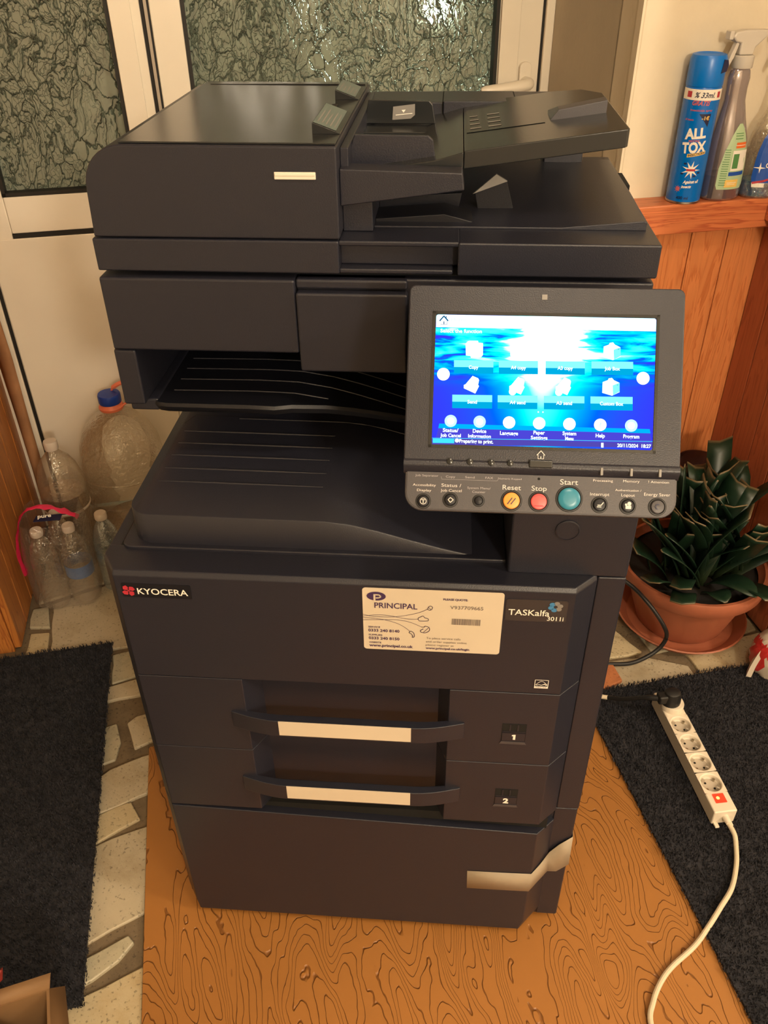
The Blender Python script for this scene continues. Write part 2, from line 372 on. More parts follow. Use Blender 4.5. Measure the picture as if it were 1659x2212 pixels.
def obj(name, mb, mats, parent=None, loc=(0, 0, 0), rot=(0, 0, 0), bevel=0, ang=35, seg=2, flat=False, recalc=True, label=None):
    me = bpy.data.meshes.new(name); me.from_pydata(mb.v, [], mb.f)
    if not isinstance(mats, (list, tuple)): mats = [mats]
    for m in mats: me.materials.append(M[m] if isinstance(m, str) else m)
    me.polygons.foreach_set('material_index', mb.m)
    if mb.uv:
        uvl = me.uv_layers.new(name='uv'); 
        for l in me.loops: uvl.data[l.index].uv = mb.uv[l.vertex_index]
    if recalc:
        bm = bmesh.new(); bm.from_mesh(me); bmesh.ops.recalc_face_normals(bm, faces=bm.faces); bm.to_mesh(me); bm.free()
    if not flat:
        me.polygons.foreach_set('use_smooth', [True]*len(me.polygons)); me.set_sharp_from_angle(angle=math.radians(ang))
    me.update()
    o = bpy.data.objects.new(name, me); COL.objects.link(o); o.location = loc; o.rotation_euler = rot
    if parent: o.parent = parent
    if bevel:
        b = o.modifiers.new('bevel', 'BEVEL'); b.width = bevel; b.segments = seg; b.limit_method = 'ANGLE'; b.angle_limit = math.radians(30); b.harden_normals = True
    if label: o['label'] = label
    return o
def tag(o, label, cat, group=None):
    o['label'] = label; o['category'] = cat
    if group: o['group'] = group
    return o
def thing(name, label, cat, loc=(0, 0, 0), rz=0, group=None):
    o = bpy.data.objects.new(name, None); COL.objects.link(o); o.location = loc; o.rotation_euler = (0, 0, rz); o.empty_display_size = .05
    return tag(o, label, cat, group)
def struct(name, mb, mats, loc=(0, 0, 0), rot=(0, 0, 0), **k):
    o = obj(name, mb, mats, None, loc, rot, **k); o['kind'] = 'structure'; return o
def text(s, width=None, height=None, align='C', bold=.0, shear=0, spacing=1.0):
    """flat lettering as mesh data, centred on its box; scaled to a width and/or cap height"""
    c = bpy.data.curves.new('t', 'FONT'); c.body = s; c.size = 1; c.offset = bold; c.shear = shear; c.space_character = spacing; c.resolution_u = 3
    o = bpy.data.objects.new('t', c); COL.objects.link(o)
    dg = bpy.context.evaluated_depsgraph_get(); me = bpy.data.meshes.new_from_object(o.evaluated_get(dg))
    mb = MB(); vs = [v.co.copy() for v in me.vertices]; fs = [tuple(p.vertices) for p in me.polygons]
    bpy.data.objects.remove(o); bpy.data.curves.remove(c); bpy.data.meshes.remove(me)
    if not vs: return mb
    x0 = min(v.x for v in vs); x1 = max(v.x for v in vs); y0 = 0.0; y1 = .7
    kx = width/(x1-x0) if width else None; ky = height/.7 if height else None
    kx = kx or ky; ky = ky or kx
    xo = {'C': (x0+x1)/2, 'L': x0, 'R': x1}[align]
    mb.add([((v.x-xo)*kx, (v.y-.35)*ky, 0) for v in vs], fs); return mb
def put(mb, x, y, z=0, rot=0): return mb.xf(Matrix.Translation((x, y, z)) @ Matrix.Rotation(rot, 4, 'Z'))
def rrect(x0, x1, y0, y1, r, n=5, corners=(1, 1, 1, 1)):
    P = []
    for (cx, cy, a0, on) in ((x1-r, y0+r, -90, corners[1]), (x1-r, y1-r, 0, corners[2]), (x0+r, y1-r, 90, corners[3]), (x0+r, y0+r, 180, corners[0])):
        if on:
            for i in range(n+1): a = math.radians(a0+90*i/n); P.append((cx+r*cos(a), cy+r*sin(a)))
        else:
            sx = 1 if cx > (x0+x1)/2 else -1; sy = 1 if cy > (y0+y1)/2 else -1; P.append((cx+sx*r, cy+sy*r))
    return P
def lerp(a, b, t): return a+(b-a)*t
def pw(x, pts):
    if x <= pts[0][0]: return pts[0][1]
    for (a, fa), (b, fb) in zip(pts[:-1], pts[1:]):
        if x <= b:
            t = (x-a)/(b-a); return fa+(fb-fa)*t
    return pts[-1][1]
def spline(P, k=6):
    P = [Vector(p) for p in P]; out = []
    for i in range(len(P)-1):
        a = P[max(i-1, 0)]; b = P[i]; c = P[i+1]; d = P[min(i+2, len(P)-1)]
        for j in range(k):
            t = j/k; out.append(.5*((2*b)+(-a+c)*t+(2*a-5*b+4*c-d)*t*t+(-a+3*b-3*c+d)*t**3))
    out.append(P[-1]); return out

# ================================================================== ROOM SHELL (room frame, turned by PHI)
RZ = (0, 0, PHI)
V1, US, V2, UR = .86, 1.01, 1.31, .672     # white wall, planked side wall, door plane, window reveal
# ground below the stones
fl = MB(); fl.box(-2.0, 3.2, -3.0, 1.45, -.08, -.007); floor_o = struct('floor', fl, 'mortar', rot=RZ)
# stones that show, each a slab (room u,v outlines)
ST = [([(-.50,-.02),(-.372,.016),(-.37,-.25),(-.52,-.25)], 1), ([(-.485,.04),(-.401,.071),(-.391,.057),(-.415,.031),(-.453,.009),(-.485,-.003)], 2),
      ([(-.495,.24),(-.438,.260),(-.36,.275),(-.36,.110),(-.462,.072),(-.495,.062)], 0), ([(-.495,.305),(-.466,.314),(-.407,.332),(-.388,.290),(-.464,.255),(-.49,.25)], 1),
      ([(-.49,.385),(-.45,.414),(-.36,.438),(-.36,.348),(-.463,.317),(-.49,.312)], 0), ([(-.49,.520),(-.443,.532),(-.432,.479),(-.441,.437),(-.49,.425)], 2),
      ([(-.422,.527),(-.403,.542),(-.35,.548),(-.35,.474),(-.383,.464),(-.405,.456)], 0), ([(-.475,.636),(-.423,.646),(-.38,.652),(-.38,.600),(-.412,.598),(-.475,.594)], 0),
      ([(-.464,.737),(-.445,.740),(-.40,.745),(-.40,.66),(-.431,.653),(-.460,.647)], 2),
      ([(-.616,.945),(-.489,.991),(-.35,1.0),(-.35,.765),(-.469,.755),(-.597,.75)], 0), ([(-.66,.935),(-.624,.937),(-.612,.86),(-.66,.87)], 2),
      ([(-.655,.85),(-.612,.845),(-.606,.765),(-.66,.765)], 1), ([(-.65,1.28),(-.40,1.28),(-.40,1.01),(-.51,1.00),(-.65,.955)], 0), ([(-.38,1.28),(-.05,1.28),(-.05,1.02),(-.38,1.02)], 1),
      ([(.50,.470),(.627,.478),(.713,.472),(.79,.43),(.79,.36),(.60,.36),(.50,.38)], 0), ([(.52,.60),(.66,.62),(.71,.49),(.64,.487),(.50,.48)], 1),
      ([(.52,.84),(.68,.84),(.69,.63),(.53,.61)], 0), ([(.72,.84),(1.0,.84),(1.0,.50),(.73,.48)], 2), ([(.80,.47),(1.0,.49),(1.0,.35),(.81,.35)], 1)]
for i, (P, k) in enumerate(ST):
    h = [.0, .001, -.001][i % 3]
    cx = sum(p[0] for p in P)/len(P); cy = sum(p[1] for p in P)/len(P)
    Q = []
    for a, b in zip(P, P[1:]+P[:1]):     # roughen the outline a little
        Q.append(a); n = max(1, int(math.dist(a, b)/.03))
        for j in range(1, n): t = j/n; Q.append((lerp(a[0], b[0], t)+random.uniform(-.003, .003), lerp(a[1], b[1], t)+random.uniform(-.003, .003)))
    mb = MB().prism([(p[0]-cx, p[1]-cy) for p in Q], 'z', -.02, h-.001)
    obj('stone', mb, ['stone', 'stone_b', 'stone_c'][k], floor_o, (cx, cy, 0), bevel=.003)

struct('ceiling', MB().box(-2.0, 3.2, -3.0, 1.45, 2.45, 2.5), 'ceiling', rot=RZ)
struct('wall_rear', MB().box(-2.0, 3.2, -3.05, -3.0, -.08, 2.5), 'ceiling', rot=RZ)
struct('wall_far_left', MB().box(-2.05, -2.0, -3.0, 1.45, -.08, 2.5), 'wall', rot=RZ)
struct('wall_far_right', MB().box(3.2, 3.25, -3.0, .35, -.08, 2.5), 'wall', rot=RZ)
struct('wall_outer_right', MB().box(1.03, 3.2, .35, .40, -.08, 2.5), 'wall', rot=RZ)
wb = struct('wall_back', MB().box(UR, 1.10, V1, V1+.10, -.08, 2.5), 'wall', rot=RZ, bevel=.004)
struct('wall_recess', MB().box(UR, UR+.10, V1+.09, 1.5, -.08, 2.5), 'wall_shaded', rot=RZ)
wr = struct('wall_right', MB().box(US+.012, US+.10, .33, V1, -.08, 2.5), 'wall', rot=RZ)
wl = struct('wall_left', MB().box(-.75, -.683, .80, V2, -.08, 2.5), 'partition', rot=RZ, bevel=.002)
struct('wall_back_left', MB().box(-2.0, -.75, V2, V2+.1, -.08, 2.5), 'wall', rot=RZ)
struct('wall_above_door', MB().box(-.75, UR, V2, V2+.1, 2.08, 2.5), 'wall', rot=RZ)
# planks of the dado (back) and of the side wall
ub = [UR+.004, .762, .843, .925, US]
for a, b in zip(ub[:-1], ub[1:]):
    obj('plank', MB().box(-(b-a)/2+.0008, (b-a)/2-.0008, -.009, .006, .0, .835), 'pine', wb, ((a+b)/2, V1-.005, 0), bevel=.0022)
for i in range(7):
    a = V1-.016-i*.0735; b = a-.0735
    obj('plank', MB().box(-.006, .012, -.0735/2+.0008, .0735/2-.0008, .0, .85), 'pine_shaded', wr, (US+.0, (a+b)/2, 0), bevel=.0022)
for i in range(6):
    a = .803+i*.084
    obj('plank', MB().box(-.010, .006, -.0412, .0412, 0.0, 2.4), 'partition', wl, (-.673, a+.042, 0), bevel=.003)
struct('trim_1', MB().box(UR+.004, US-.006, V1-.062, V1, .835, .893), 'rail', rot=RZ, bevel=.003)
struct('trim_2', MB().box(US-.045, US+.02, .34, V1-.062, .85, .893), 'rail', rot=RZ, bevel=.003)
struct('trim_3', MB().box(.668, .6725, V1-.0, V1+.02, .9, 2.4), 'wall', rot=RZ)

# ---- glazed double door: frame, left leaf, right leaf
fr = MB()
fr.box(-.683, -.619, V2-.03, V2+.05, 0, 2.08); fr.box(.652, UR, V2-.035, V2+.05, 0, 2.08); fr.box(-.683, UR, V2-.03, V2+.05, 2.02, 2.08)
fr.box(-.683, UR, V2-.018, V2+.05, -.006, .034)
dfr = struct('trim_4', fr, 'upvc', rot=RZ, bevel=.003)
def leaf(name, u0, u1, g0, g1, handle=False):
    """u0..u1 leaf outline, g0..g1 the glass opening"""
    d = struct(name, MB().box(u0, g0, V2-.025, V2+.03, .03, 2.01).box(g1, u1, V2-.025, V2+.03, .03, 2.01)
               .box(g0, g1, V2-.025, V2+.03, 1.95, 2.01).box(g0, g1, V2-.025, V2+.03, .787, .866), 'upvc', rot=RZ, bevel=.003)
    obj('lower_panel', MB().box(g0-.055 if not handle else g0, g1, V2-.028, V2+.01, .05, .777), 'upvc', d, bevel=.003)
    obj('glass_pane', MB().box(g0+.006, g1-.006, V2, V2+.006, .872, 1.944), 'crackle', d)
    obj('seal', MB().box(g0, g0+.008, V2-.026, V2-.002, .866, 1.95).box(g1-.008, g1, V2-.026, V2-.002, .866, 1.95)
        .box(g0, g1, V2-.026, V2-.002, .866, .874).box(g0, g1, V2-.0262, V2, .777, .787), 'seal', d)
    return d
d1 = leaf('door_1', -.612, -.204, -.555, -.265)
# recess the stile: a bead beside the glass
obj('glazing_bead', MB().box(-.2647, -.222, V2-.031, V2-.024, .85, 2.0), 'upvc', d1, bevel=.002)
d2 = leaf('door_2', -.186, .648, -.124, .549, True)
obj('glazing_bead', MB().box(.551, .595, V2-.033, V2-.024, .85, 2.0), 'upvc', d2, bevel=.002)
obj('weather_strip', MB().box(-.204, -.186, V2-.020, V2+.02, .03, 2.01), 'seal', d2)
obj('weather_strip', MB().box(-.196, -.190, V2-.032, V2-.018, .03, 2.01), 'upvc_shade', d2)
obj('weather_strip', MB().box(.648, .653, V2-.027, V2+.02, .03, 2.01), 'seal', d2)
obj('weather_strip', MB().box(-.619, -.612, V2-.026, V2+.02, .03, 2.01), 'seal', d1)
hb = MB().prism(rrect(.600, .628, 1.015, 1.085, .012), 'y', V2-.036, V2-.025)
obj('handle_plate', hb, 'upvc', d2, bevel=.002)
hl = MB(); path = spline([(.614, V2-.030, 1.045), (.614, V2-.062, 1.045), (.602, V2-.074, 1.044), (.57, V2-.076, 1.041), (.50, V2-.073, 1.036)], 5)
hl.tube(path, [.0125, .012, .012, .012, .012, .012, .012, .012, .012, .012, .012, .012, .0125, .013, .0125, .012, .012, .011, .011, .010, .007][:len(path)], 12)
obj('handle', hl, 'upvc', d2)
# outside: a wall beyond the glass, faintly lit by the porch light
struct('wall_outside', MB().box(-2.5, 3.0, 3.0, 3.1, -.08, 2.6), 'wall_shaded', rot=RZ)
struct('trim_5', MB().box(-2.5, 3.0, 1.46, 3.0, -.12, -.08), 'mortar', rot=RZ)

# ================================================================== FLOOR COVERINGS
vm = obj('vinyl_mat', MB().prism(rrect(-.375, .531, -1.0, .45, .004), 'z', .0005, .004), 'vinyl', rot=RZ, bevel=.001)
tag(vm, 'orange-brown embossed wood-look vinyl sheet under the copier', 'floor mat')
def rug(name, label, P, edge, dens=150000):
    """P outline corners (u0,u1,v0,v1); pile of little tufts that only needs to be dense where it shows"""
    u0, u1, v0, v1 = P; cx, cy = (u0+u1)/2, (v0+v1)/2
    t = thing(name, label, 'rug', xy(cx, cy), PHI)
    obj('backing', MB().box(u0-cx, u1-cx, v0-cy, v1-cy, .004, .010), 'carpet', t)
    e0, e1, e2, e3 = edge
    mb = MB(); n = int((e1-e0)*(e3-e2)*dens)
    vs = []; fs = []
    for i in range(n):
        x = random.uniform(e0, e1)-cx; y = random.uniform(e2, e3)-cy
        a = random.uniform(0, 6.283); h = random.uniform(.004, .008); l = random.uniform(.001, .004); wd = .0010
        if i % 12 == 0: # tufts that hang over the border
            if random.random() < .5: x = (u0 if abs(u0-e0) < .02 and u0 > -.9 else u1)-cx if False else x
        dx, dy = cos(a), sin(a); k = len(vs); nx, ny = -dy*wd, dx*wd
        vs += [(x-nx, y-ny, .008), (x+nx, y+ny, .008), (x+nx*.7+dx*l, y+ny*.7+dy*l, .008+h), (x-nx*.7+dx*l, y-ny*.7+dy*l, .008+h)]
        fs.append((k, k+1, k+2, k+3))
    mb.add(vs, fs)
    p = obj('pile', mb, 'carpet', t, flat=True, recalc=False); p['kind'] = 'stuff'
    return t
rug('shaggy_rug', 'charcoal shaggy rug on the stone floor left of the copier', (-1.15, -.464, -.03, .765), (-.95, -.460, -.034, .769))
rug('shaggy_rug', 'charcoal shaggy rug under the white power strip, right of the vinyl sheet', (.520, 1.35, -.9, .392), (.516, 1.0, -.30, .397))

# ================================================================== THE COPIER (its own frame is the world frame)
PR = thing('photocopier', 'large black office copier with a lit blue touch screen, standing on the orange-brown sheet', 'copier')
P_, D_ = 'plastic', 'plastic_dark'
# --- body
bd = MB()
bd.box(-.3145, .2945, .030, .60, .020, .742)          # cabinet
bd.box(.2625, .2945, .026, .60, .31, .742)             # right flange, upper
bd.box(.2610, .2935, .028, .60, .022, .307)            # right flange, lower
body = obj('cabinet', bd, P_, PR, bevel=.002)
obj('foot', MB().lathe([(.02, 0), (.022, .003), (.018, .022)], 16, (-.26, .09, .004)), 'black', PR)
for x, y in ((.24, .09), (-.26, .54), (.24, .54)):
    obj('foot', MB().lathe([(.02, 0), (.022, .003), (.018, .022)], 16, (x, y, .004)), 'black', PR)
col = MB().box(.160, .2945, .026, .60, .7425, .9545); column = obj('right_column', col, P_, PR, bevel=.003)
obj('power_key', MB().lathe([(.0135, 0), (.0135, .0008), (.0120, .0012), (.0118, .0004), (.0, .0006)], 28, cap=False), P_, column, (.221, .0255, .807), (pi/2, 0, 0))
back = MB().box(-.2945, .165, .50, .60, .742, .9545); obj('rear_wall', back, D_, PR)
lw = MB().box(-.298, -.272, .142, .50, .884, .9545).box(-.2975, -.262, .158, .50, .868, .884); obj('left_bracket', lw, P_, PR, bevel=.003)
# --- output tray (on top of the body)
TP = [(-.285, .7905), (-.05, .7885), (-.02, .785), (.01, .778), (.045, .7675), (.085, .756), (.115, .749), (.135, .747), (.160, .7465)]
xs = [-.285, -.284, -.282, -.278, -.272, -.266, -.26, -.2, -.1, -.06, -.05, -.035, -.02, 0, .01, .03, .045, .065, .085, .1, .115, .125, .135, .16]
def yf(x): 
    r = .026; d = x-(-.285)
    return .050 if d >= r else .050+r-math.sqrt(max(0, r*r-(r-d)**2))
tr = MB(); R = []
for x in xs: R.append([(x, yf(x), .745), (x, yf(x), pw(x, TP)-.0015), (x, yf(x)+.0015, pw(x, TP)), (x, .50, pw(x, TP)), (x, .50, .745)])
tr.rings(R); tray = obj('output_tray', tr, P_, PR, ang=50)
sk = MB().prism(rrect(-.2965, .1600, .0425, .30, .012, 5, (1, 0, 0, 0)), 'z', .7425, .7485); obj('tray_skirt', sk, P_, PR, bevel=.002)
obj('tray_gap', MB().prism(rrect(-.2995, .1640, .0400, .31, .012, 5, (1, 0, 0, 0)), 'z', .7415, .7433), 'gap', PR)
for i, y in enumerate((.121, .151, .182, .212, .243)):
    obj('rib', MB().tube([(-.267, y, .7902), (-.2, y, .7900), (-.12, y, .7894), (-.062, y, .7888)], [.0008, .0014, .0014, .0006], 6), P_, tray)
for i, y in enumerate((.281, .315)):
    pts = [(x, y, pw(x, TP)+.0002) for x in (-.2, -.15, -.1, -.06, -.03, 0, .03, .06)]
    obj('rib', MB().tube(pts, .0011, 6), P_, tray)
obj('tray_hatch', MB().line([(-.272, .262), (-.262, .285), (-.15, .283)], .0008, .7915), 'gap', tray, recalc=False)
# --- job separator tray, inside the gap
SP = [(-.272, .882), (-.14, .882), (-.10, .880), (-.06, .873), (-.02, .862), (.03, .845), (.08, .825), (.13, .80), (.16, .79)]
xs = [-.272, -.270, -.266, -.26, -.25, -.2, -.15, -.12, -.1, -.08, -.06, -.03, 0, .03, .06, .1, .13, .16]
def yf2(x):
    r = .022; d = x+.272; y = .150 if d >= r else .150+r-math.sqrt(max(0, r*r-(r-d)**2))
    return y+(0 if x < -.12 else (x+.12)*.35)
sp = MB(); R = []
for x in xs: 
    z = pw(x, SP); R.append([(x, yf2(x)+.02, z-.016), (x, yf2(x)+.004, z-.012), (x, yf2(x), z-.004), (x, yf2(x)+.002, z), (x, .50, z), (x, .50, z-.016)])
sp.rings(R); sep = obj('separator_tray', sp, D_, PR, ang=50)
for y in (.185, .215, .245, .275):
    pts = [(x, y+(x+.27)*.02, pw(x, SP)+.0002) for x in (-.25, -.2, -.15, -.12, -.1, -.08, -.06, -.03, 0, .03, .06)]
    obj('rib', MB().tube(pts[:7 if y < .2 else 11], .0010, 6), P_, sep)
# --- front cover, drawers, base panel
FOOT = [(-.3140, .029), (-.294, 0), (.2362, 0), (.2625, .026), (.2625, .05), (-.3140, .05)]
def fp(P, dy=0): return [(x, y+dy) for x, y in P]
fc = MB(); 
low = [(x, y, .5740) for x, y in FOOT]; mid = [(x, y, .7385) for x, y in FOOT]; top = [(x*.998, y+.004 if y < .04 else y, .7440) for x, y in FOOT]
fc.rings([low, mid, top]); cover = obj('front_cover', fc, P_, PR, bevel=.0015)
DF = [(-.3140, .029), (-.294, 0), (-.161, 0), (-.141, .034), (.086, .034), (.1010, 0), (.2362, 0), (.2625, .026), (.2625, .05), (-.3140, .05)]
drawers = []
for z0, z1, hz0, hz1 in ((.4370, .5732, .485, .5140), (.3050, .4362, .351, .3800)):
    d = obj('drawer', MB().prism(DF, 'z', z0, z1), P_, PR, bevel=.0012); drawers.append(d)
    obj('recess_shade_panel', MB().box(-.1405, .0855, .0325, .0345, z0+.001, z1-.001), D_, d)  # darker plate puts the shade of the handle recess into the colour
    # bow handle
    hx = [-.181+.303*i/24 for i in range(25)]; R = []
    for x in hx:
        t = min((x+.181)/.066, (.122-x)/.066, 1); b = sin(t*pi/2); yb = -.0015-.0125*b
        R.append([(x, yb, hz0), (x, yb, hz1), (x, yb+.008+.004*b if b > .5 else .004, hz1), (x, yb+.008+.004*b if b > .5 else .004, hz0)])
    h = obj('handle', MB().rings(R), P_, d, bevel=.001, ang=30)
    obj('handle_label', MB().box(-.117, .054, -.0148, -.0138, hz0+.0035, hz1+.0005), 'label_beige', h, label='beige strip on the handle')
    # paper size window with number plate
    wz = hz0-.007 if z0 > .4 else hz0-.007
    wd = MB().box(.1700, .2010, -.0004, .0006, wz+.0055, wz+.0385, 1)
    wd.box(.1708, .2002, -.0012, -.0002, wz+.0065, wz+.0215, 2)
    for x in (.1795, .1895): wd.box(x, x+.0016, -.0010, 0, wz+.0255, wz+.0375, 2)
    wd.box(.1708, .2002, -.0010, -.0003, wz+.0232, wz+.0242, 2)
    wd.prism([(.168, wz), (.203, wz), (.2005, wz+.005), (.1705, wz+.005)], 'y', -.0005, -.0012, 0)
    obj('size_window', wd, ['plastic_grey', 'gap', P_], d, flat=True)  # lit sill put into lighter grey, shaded recess into flat black
    n = MB().add([(-.0022, .0022, 0), (-.0022, .0042, 0), (.0002, .0052, 0), (.0026, .0052, 0), (.0026, -.0046, 0), (-.0004, -.0046, 0), (-.0004, .0024, 0)], [(0,6,2,1),(6,5,4,3,2)]) if z0 > .4 else text('2', height=.0100, bold=.05); n.xf(Matrix.Translation((.1855, -.0014, wz+.014)) @ Matrix.Rotation(pi/2, 4, 'X'))
    obj('number', n, 'white', d, recalc=False, flat=True)
# base panel: it has sunk a little at the right
BF = FOOT; R = []
def bz(x, zt): return zt if zt < .1 else lerp(.3010, .2820, (x+.294)/.53)
inset = lambda p, k: (p[0]+(k if p[0] < 0 else -k), p[1])
R.append([(inset(p, .014)[0], p[1]+.0, .020) for p in BF]); R.append([(p[0], p[1], .046) for p in BF])
R[0][1] = (-.292, 0, .020); R[0][2] = (.230, 0, .020); R[1][1] = (-.294, 0, .046); R[1][2] = (.2362, 0, .046)
R.append([(p[0], p[1], bz(p[0], 1)) for p in BF])
obj('base_panel', MB().rings(R), P_, PR, bevel=.0015)
obj('base_gap', MB().box(-.30, .25, .012, .05, .28, .306), 'gap', PR)
# --- labels on the front cover
def front(mb, y=-.0006): return mb.xf(Matrix.Translation((0, y, 0)) @ Matrix.Rotation(pi/2, 4, 'X'))
def st(zx, zy): return (-.004+(zx-25)/1567*.161, .7355-(zy-62-(zx-25)*.0465)/690*.0965)
sk_ = obj('service_sticker', front(MB().prism(rrect(-.004, .157, .639, .7355, .004), 'z', 0, .0004), 0), 'label_beige', PR, label='cream service sticker')
T = MB()
def lab(s, zx0, zx1, zy, hh, mi=0, bold=0.0, sp=1.0):
    x0, z = st(zx0, zy); x1, _ = st(zx1, zy); z = st((zx0+zx1)/2, zy)[1]
    T.merge(put(text(s, width=x1-x0, height=hh, bold=bold), (x0+x1)/2, z, .0007), mi)
lab('PRINCIPAL', 158, 640, 262, .0082, bold=.012)
lab('SERVICE', 82, 218, 497, .0024, bold=.02); lab('0333 240 8140', 82, 440, 540, .0042, bold=.025)
lab('SUPPLIES', 84, 242, 588, .0024, bold=.02); lab('0333 240 8150', 84, 440, 630, .0042, bold=.025)
lab('WEBSITE', 86, 228, 676, .0024, bold=.02); lab('www.principal.co.uk', 88, 596, 718, .0042, bold=.03)
lab('PLEASE QUOTE:', 925, 1196, 200, .0028, bold=.03)
lab('V937709665', 1005, 1372, 290, .0052, 1)
lab('To place service calls', 748, 1140, 635, .0032, 1); lab('and order supplies online', 745, 1213, 677, .0032, 1)
lab('please register at', 743, 1065, 712, .0032, 1); lab('www.principal.co.uk/login', 743, 1247, 754, .0032, 0, bold=.03)
# logo mark: oval with a P-shaped opening
ox, oz = st(180, 155); n = 40
T.add([(ox+.0110*cos(2*pi*i/n), oz+.0066*sin(2*pi*i/n), .0006) for i in range(n)], [tuple(range(n))], 0)
T.line([(ox-.002, oz-.0072), (ox-.002, oz+.0028)], .0022, .0009, 2)
T.line([(ox-.002, oz+.0024), (ox+.003, oz+.0024), (ox+.0048, oz+.0008), (ox+.0048, oz-.0008), (ox+.003, oz-.002), (ox+.000, oz-.0024)], .0018, .0009, 2)
def curve(pts, wd=.0005, mi=0): T.line([st(*p[:2]) for p in [tuple(q) for q in spline([(a, b, 0) for a, b in pts], 6)]], wd, .0008, mi)
curve([(28, 350), (130, 375), (330, 385), (500, 370), (650, 340), (755, 300)]); curve([(28, 372), (180, 360), (330, 370), (450, 395), (560, 410), (650, 412)])
curve([(28, 390), (150, 398), (290, 420), (420, 460), (510, 510), (560, 550)]); curve([(28, 415), (250, 415), (420, 418), (560, 445), (690, 498)])
curve([(755, 300), (765, 275), (790, 265), (808, 280), (800, 302), (775, 312), (755, 300)], .0007); curve([(765, 280), (790, 305)], .0006)
curve([(650, 412), (655, 395), (680, 385), (705, 375), (725, 395), (760, 405), (765, 425), (740, 432), (670, 430), (650, 412)], .0007)
curve([(690, 498), (720, 500), (735, 490), (775, 505), (780, 540), (740, 565), (690, 560), (680, 540), (712, 520)], .0008); curve([(715, 560), (770, 510)], .0006)
curve([(560, 550), (550, 565), (570, 575), (590, 600), (585, 615), (600, 618), (612, 600), (600, 565), (575, 548), (560, 550)], .0008)
x0, zb = st(1030, 440); x1, _ = st(1355, 440); rnd = random.Random(3); x = x0
while x < x1: wdt = rnd.choice([.0004, .0006, .001]); T.rect(x, min(x+wdt, x1), zb-.0047, zb+.0047, .0007, 1); x += wdt+rnd.choice([.0004, .0006])
obj('sticker_print', front(T, -.0002), ['ink', 'ink_grey', 'label_beige'], sk_, recalc=False, flat=True)
# model badge
bg = obj('model_badge', front(MB().prism(rrect(.1595, .2285, .695, .7275, .003), 'z', 0, .0006), 0), 'badge', PR)
T = MB()
T.merge(put(text('TASKalfa', width=.0465, height=.0088, bold=.008), .1860, .7085, .0009), 0); T.merge(put(text('3011i', width=.0185, height=.0062, bold=.008), .2165, .7005, .0009), 0)
for i in range(6):
    a = i*pi/3+.3; cx, cz = .2150+.0052*cos(a), .7185+.0050*sin(a)
    T.add([(cx+.0034*cos(t*pi/5), cz+.0030*sin(t*pi/5), .0009) for t in range(10)], [tuple(range(10))], 1 if i in (2, 3, 4) else 2)
obj('badge_print', front(T, -.0002), ['white', 'badge_blue', 'label_grey'], bg, recalc=False, flat=True)
# maker's badge
bg = obj('maker_badge', front(MB().prism(rrect(-.2865, -.2040, .7065, .7275, .002), 'z', 0, .0006), 0), 'plastic_dark', PR)
T = MB(); T.merge(put(text('KYOCERA', width=.0600, height=.0090, bold=.012), -.2380, .7165, .0009), 0)
cx, cz = -.2785, .7165
for i in range(4):
    a = pi/4+i*pi/2-.15; c, s = cos(a), sin(a); q = lambda p, r: (cx+p*c-r*s, cz+p*s+r*c, .0009)
    T.add([q(.0014, 0), q(.0040, -.0032), q(.0078, -.0030), q(.0084, .0012), q(.0052, .0040), q(.0030, .0026)], [(0,1,2,3,4,5)], 1)
    T.add([q(-.0005, 0), q(.0022, -.0010), q(.0022, .0012)], [(0,1,2)], 1)
obj('badge_print', front(T, -.0002), ['white', 'red_print'], bg, recalc=False, flat=True)
# energy mark
T = MB(); x0, x1, z0, z1 = .2035, .2195, .5855, .5995
T.line([(x0, z0), (x1, z0), (x1, z1), (x0, z1), (x0, z0)], .0007, .0006, 0); T.rect(x0, x1, z0+.0003, z0+.0030, .0005, 0)
T.line([(x0+.001+.0140*i/14, z0+.0052+.0066*sin(pi*i/14)) for i in range(15)], .0006, .0006, 0)
T.line([(x0+.002, z0+.005), (x0+.005, z0+.006), (x0+.008, z0+.0052), (x0+.011, z0+.0068), (x0+.014, z0+.005)], .0008, .0006, 0)
T.line([(x0+.010, z0+.0055), (x0+.0125, z0+.0085), (x0+.0145, z0+.005), (x0+.0105, z0+.0072), (x0+.015, z0+.0072)], .0005, .0006, 0)
T.merge(put(text('ENERGY STAR', width=.013, height=.0016), (x0+x1)/2, z0+.0016, .0008), 1)
obj('energy_mark', front(T, -.0004), ['white', 'ink'], PR, recalc=False, flat=True)
# --- packing tape round the lower right corner
tp = [((.141, -.0006, .1790), (.1425, -.0006, .1325)), ((.19, -.0007, .1800), (.19, -.0008, .1330)), ((.2368, -.0008, .1815), (.2368, -.0010, .1345)),
      ((.250, .0115, .1880), (.250, .010, .1440)), ((.2635, .0235, .2030), (.2645, .0200, .1580)), ((.276, .0245, .222), (.277, .017, .1640)), ((.2945, .0262, .2420), (.2960, .0250, .1720)), ((.2962, .050, .2460), (.2970, .050, .180))]
tb = MB(); tb.add([p for a in tp for p in a], [(2*i, 2*i+1, 2*i+3, 2*i+2) for i in range(len(tp)-1)])
tpo = obj('packing_tape', tb, 'tape', PR, recalc=False, ang=60); sm = tpo.modifiers.new('thick', 'SOLIDIFY'); sm.thickness = .0004; sm.offset = 0
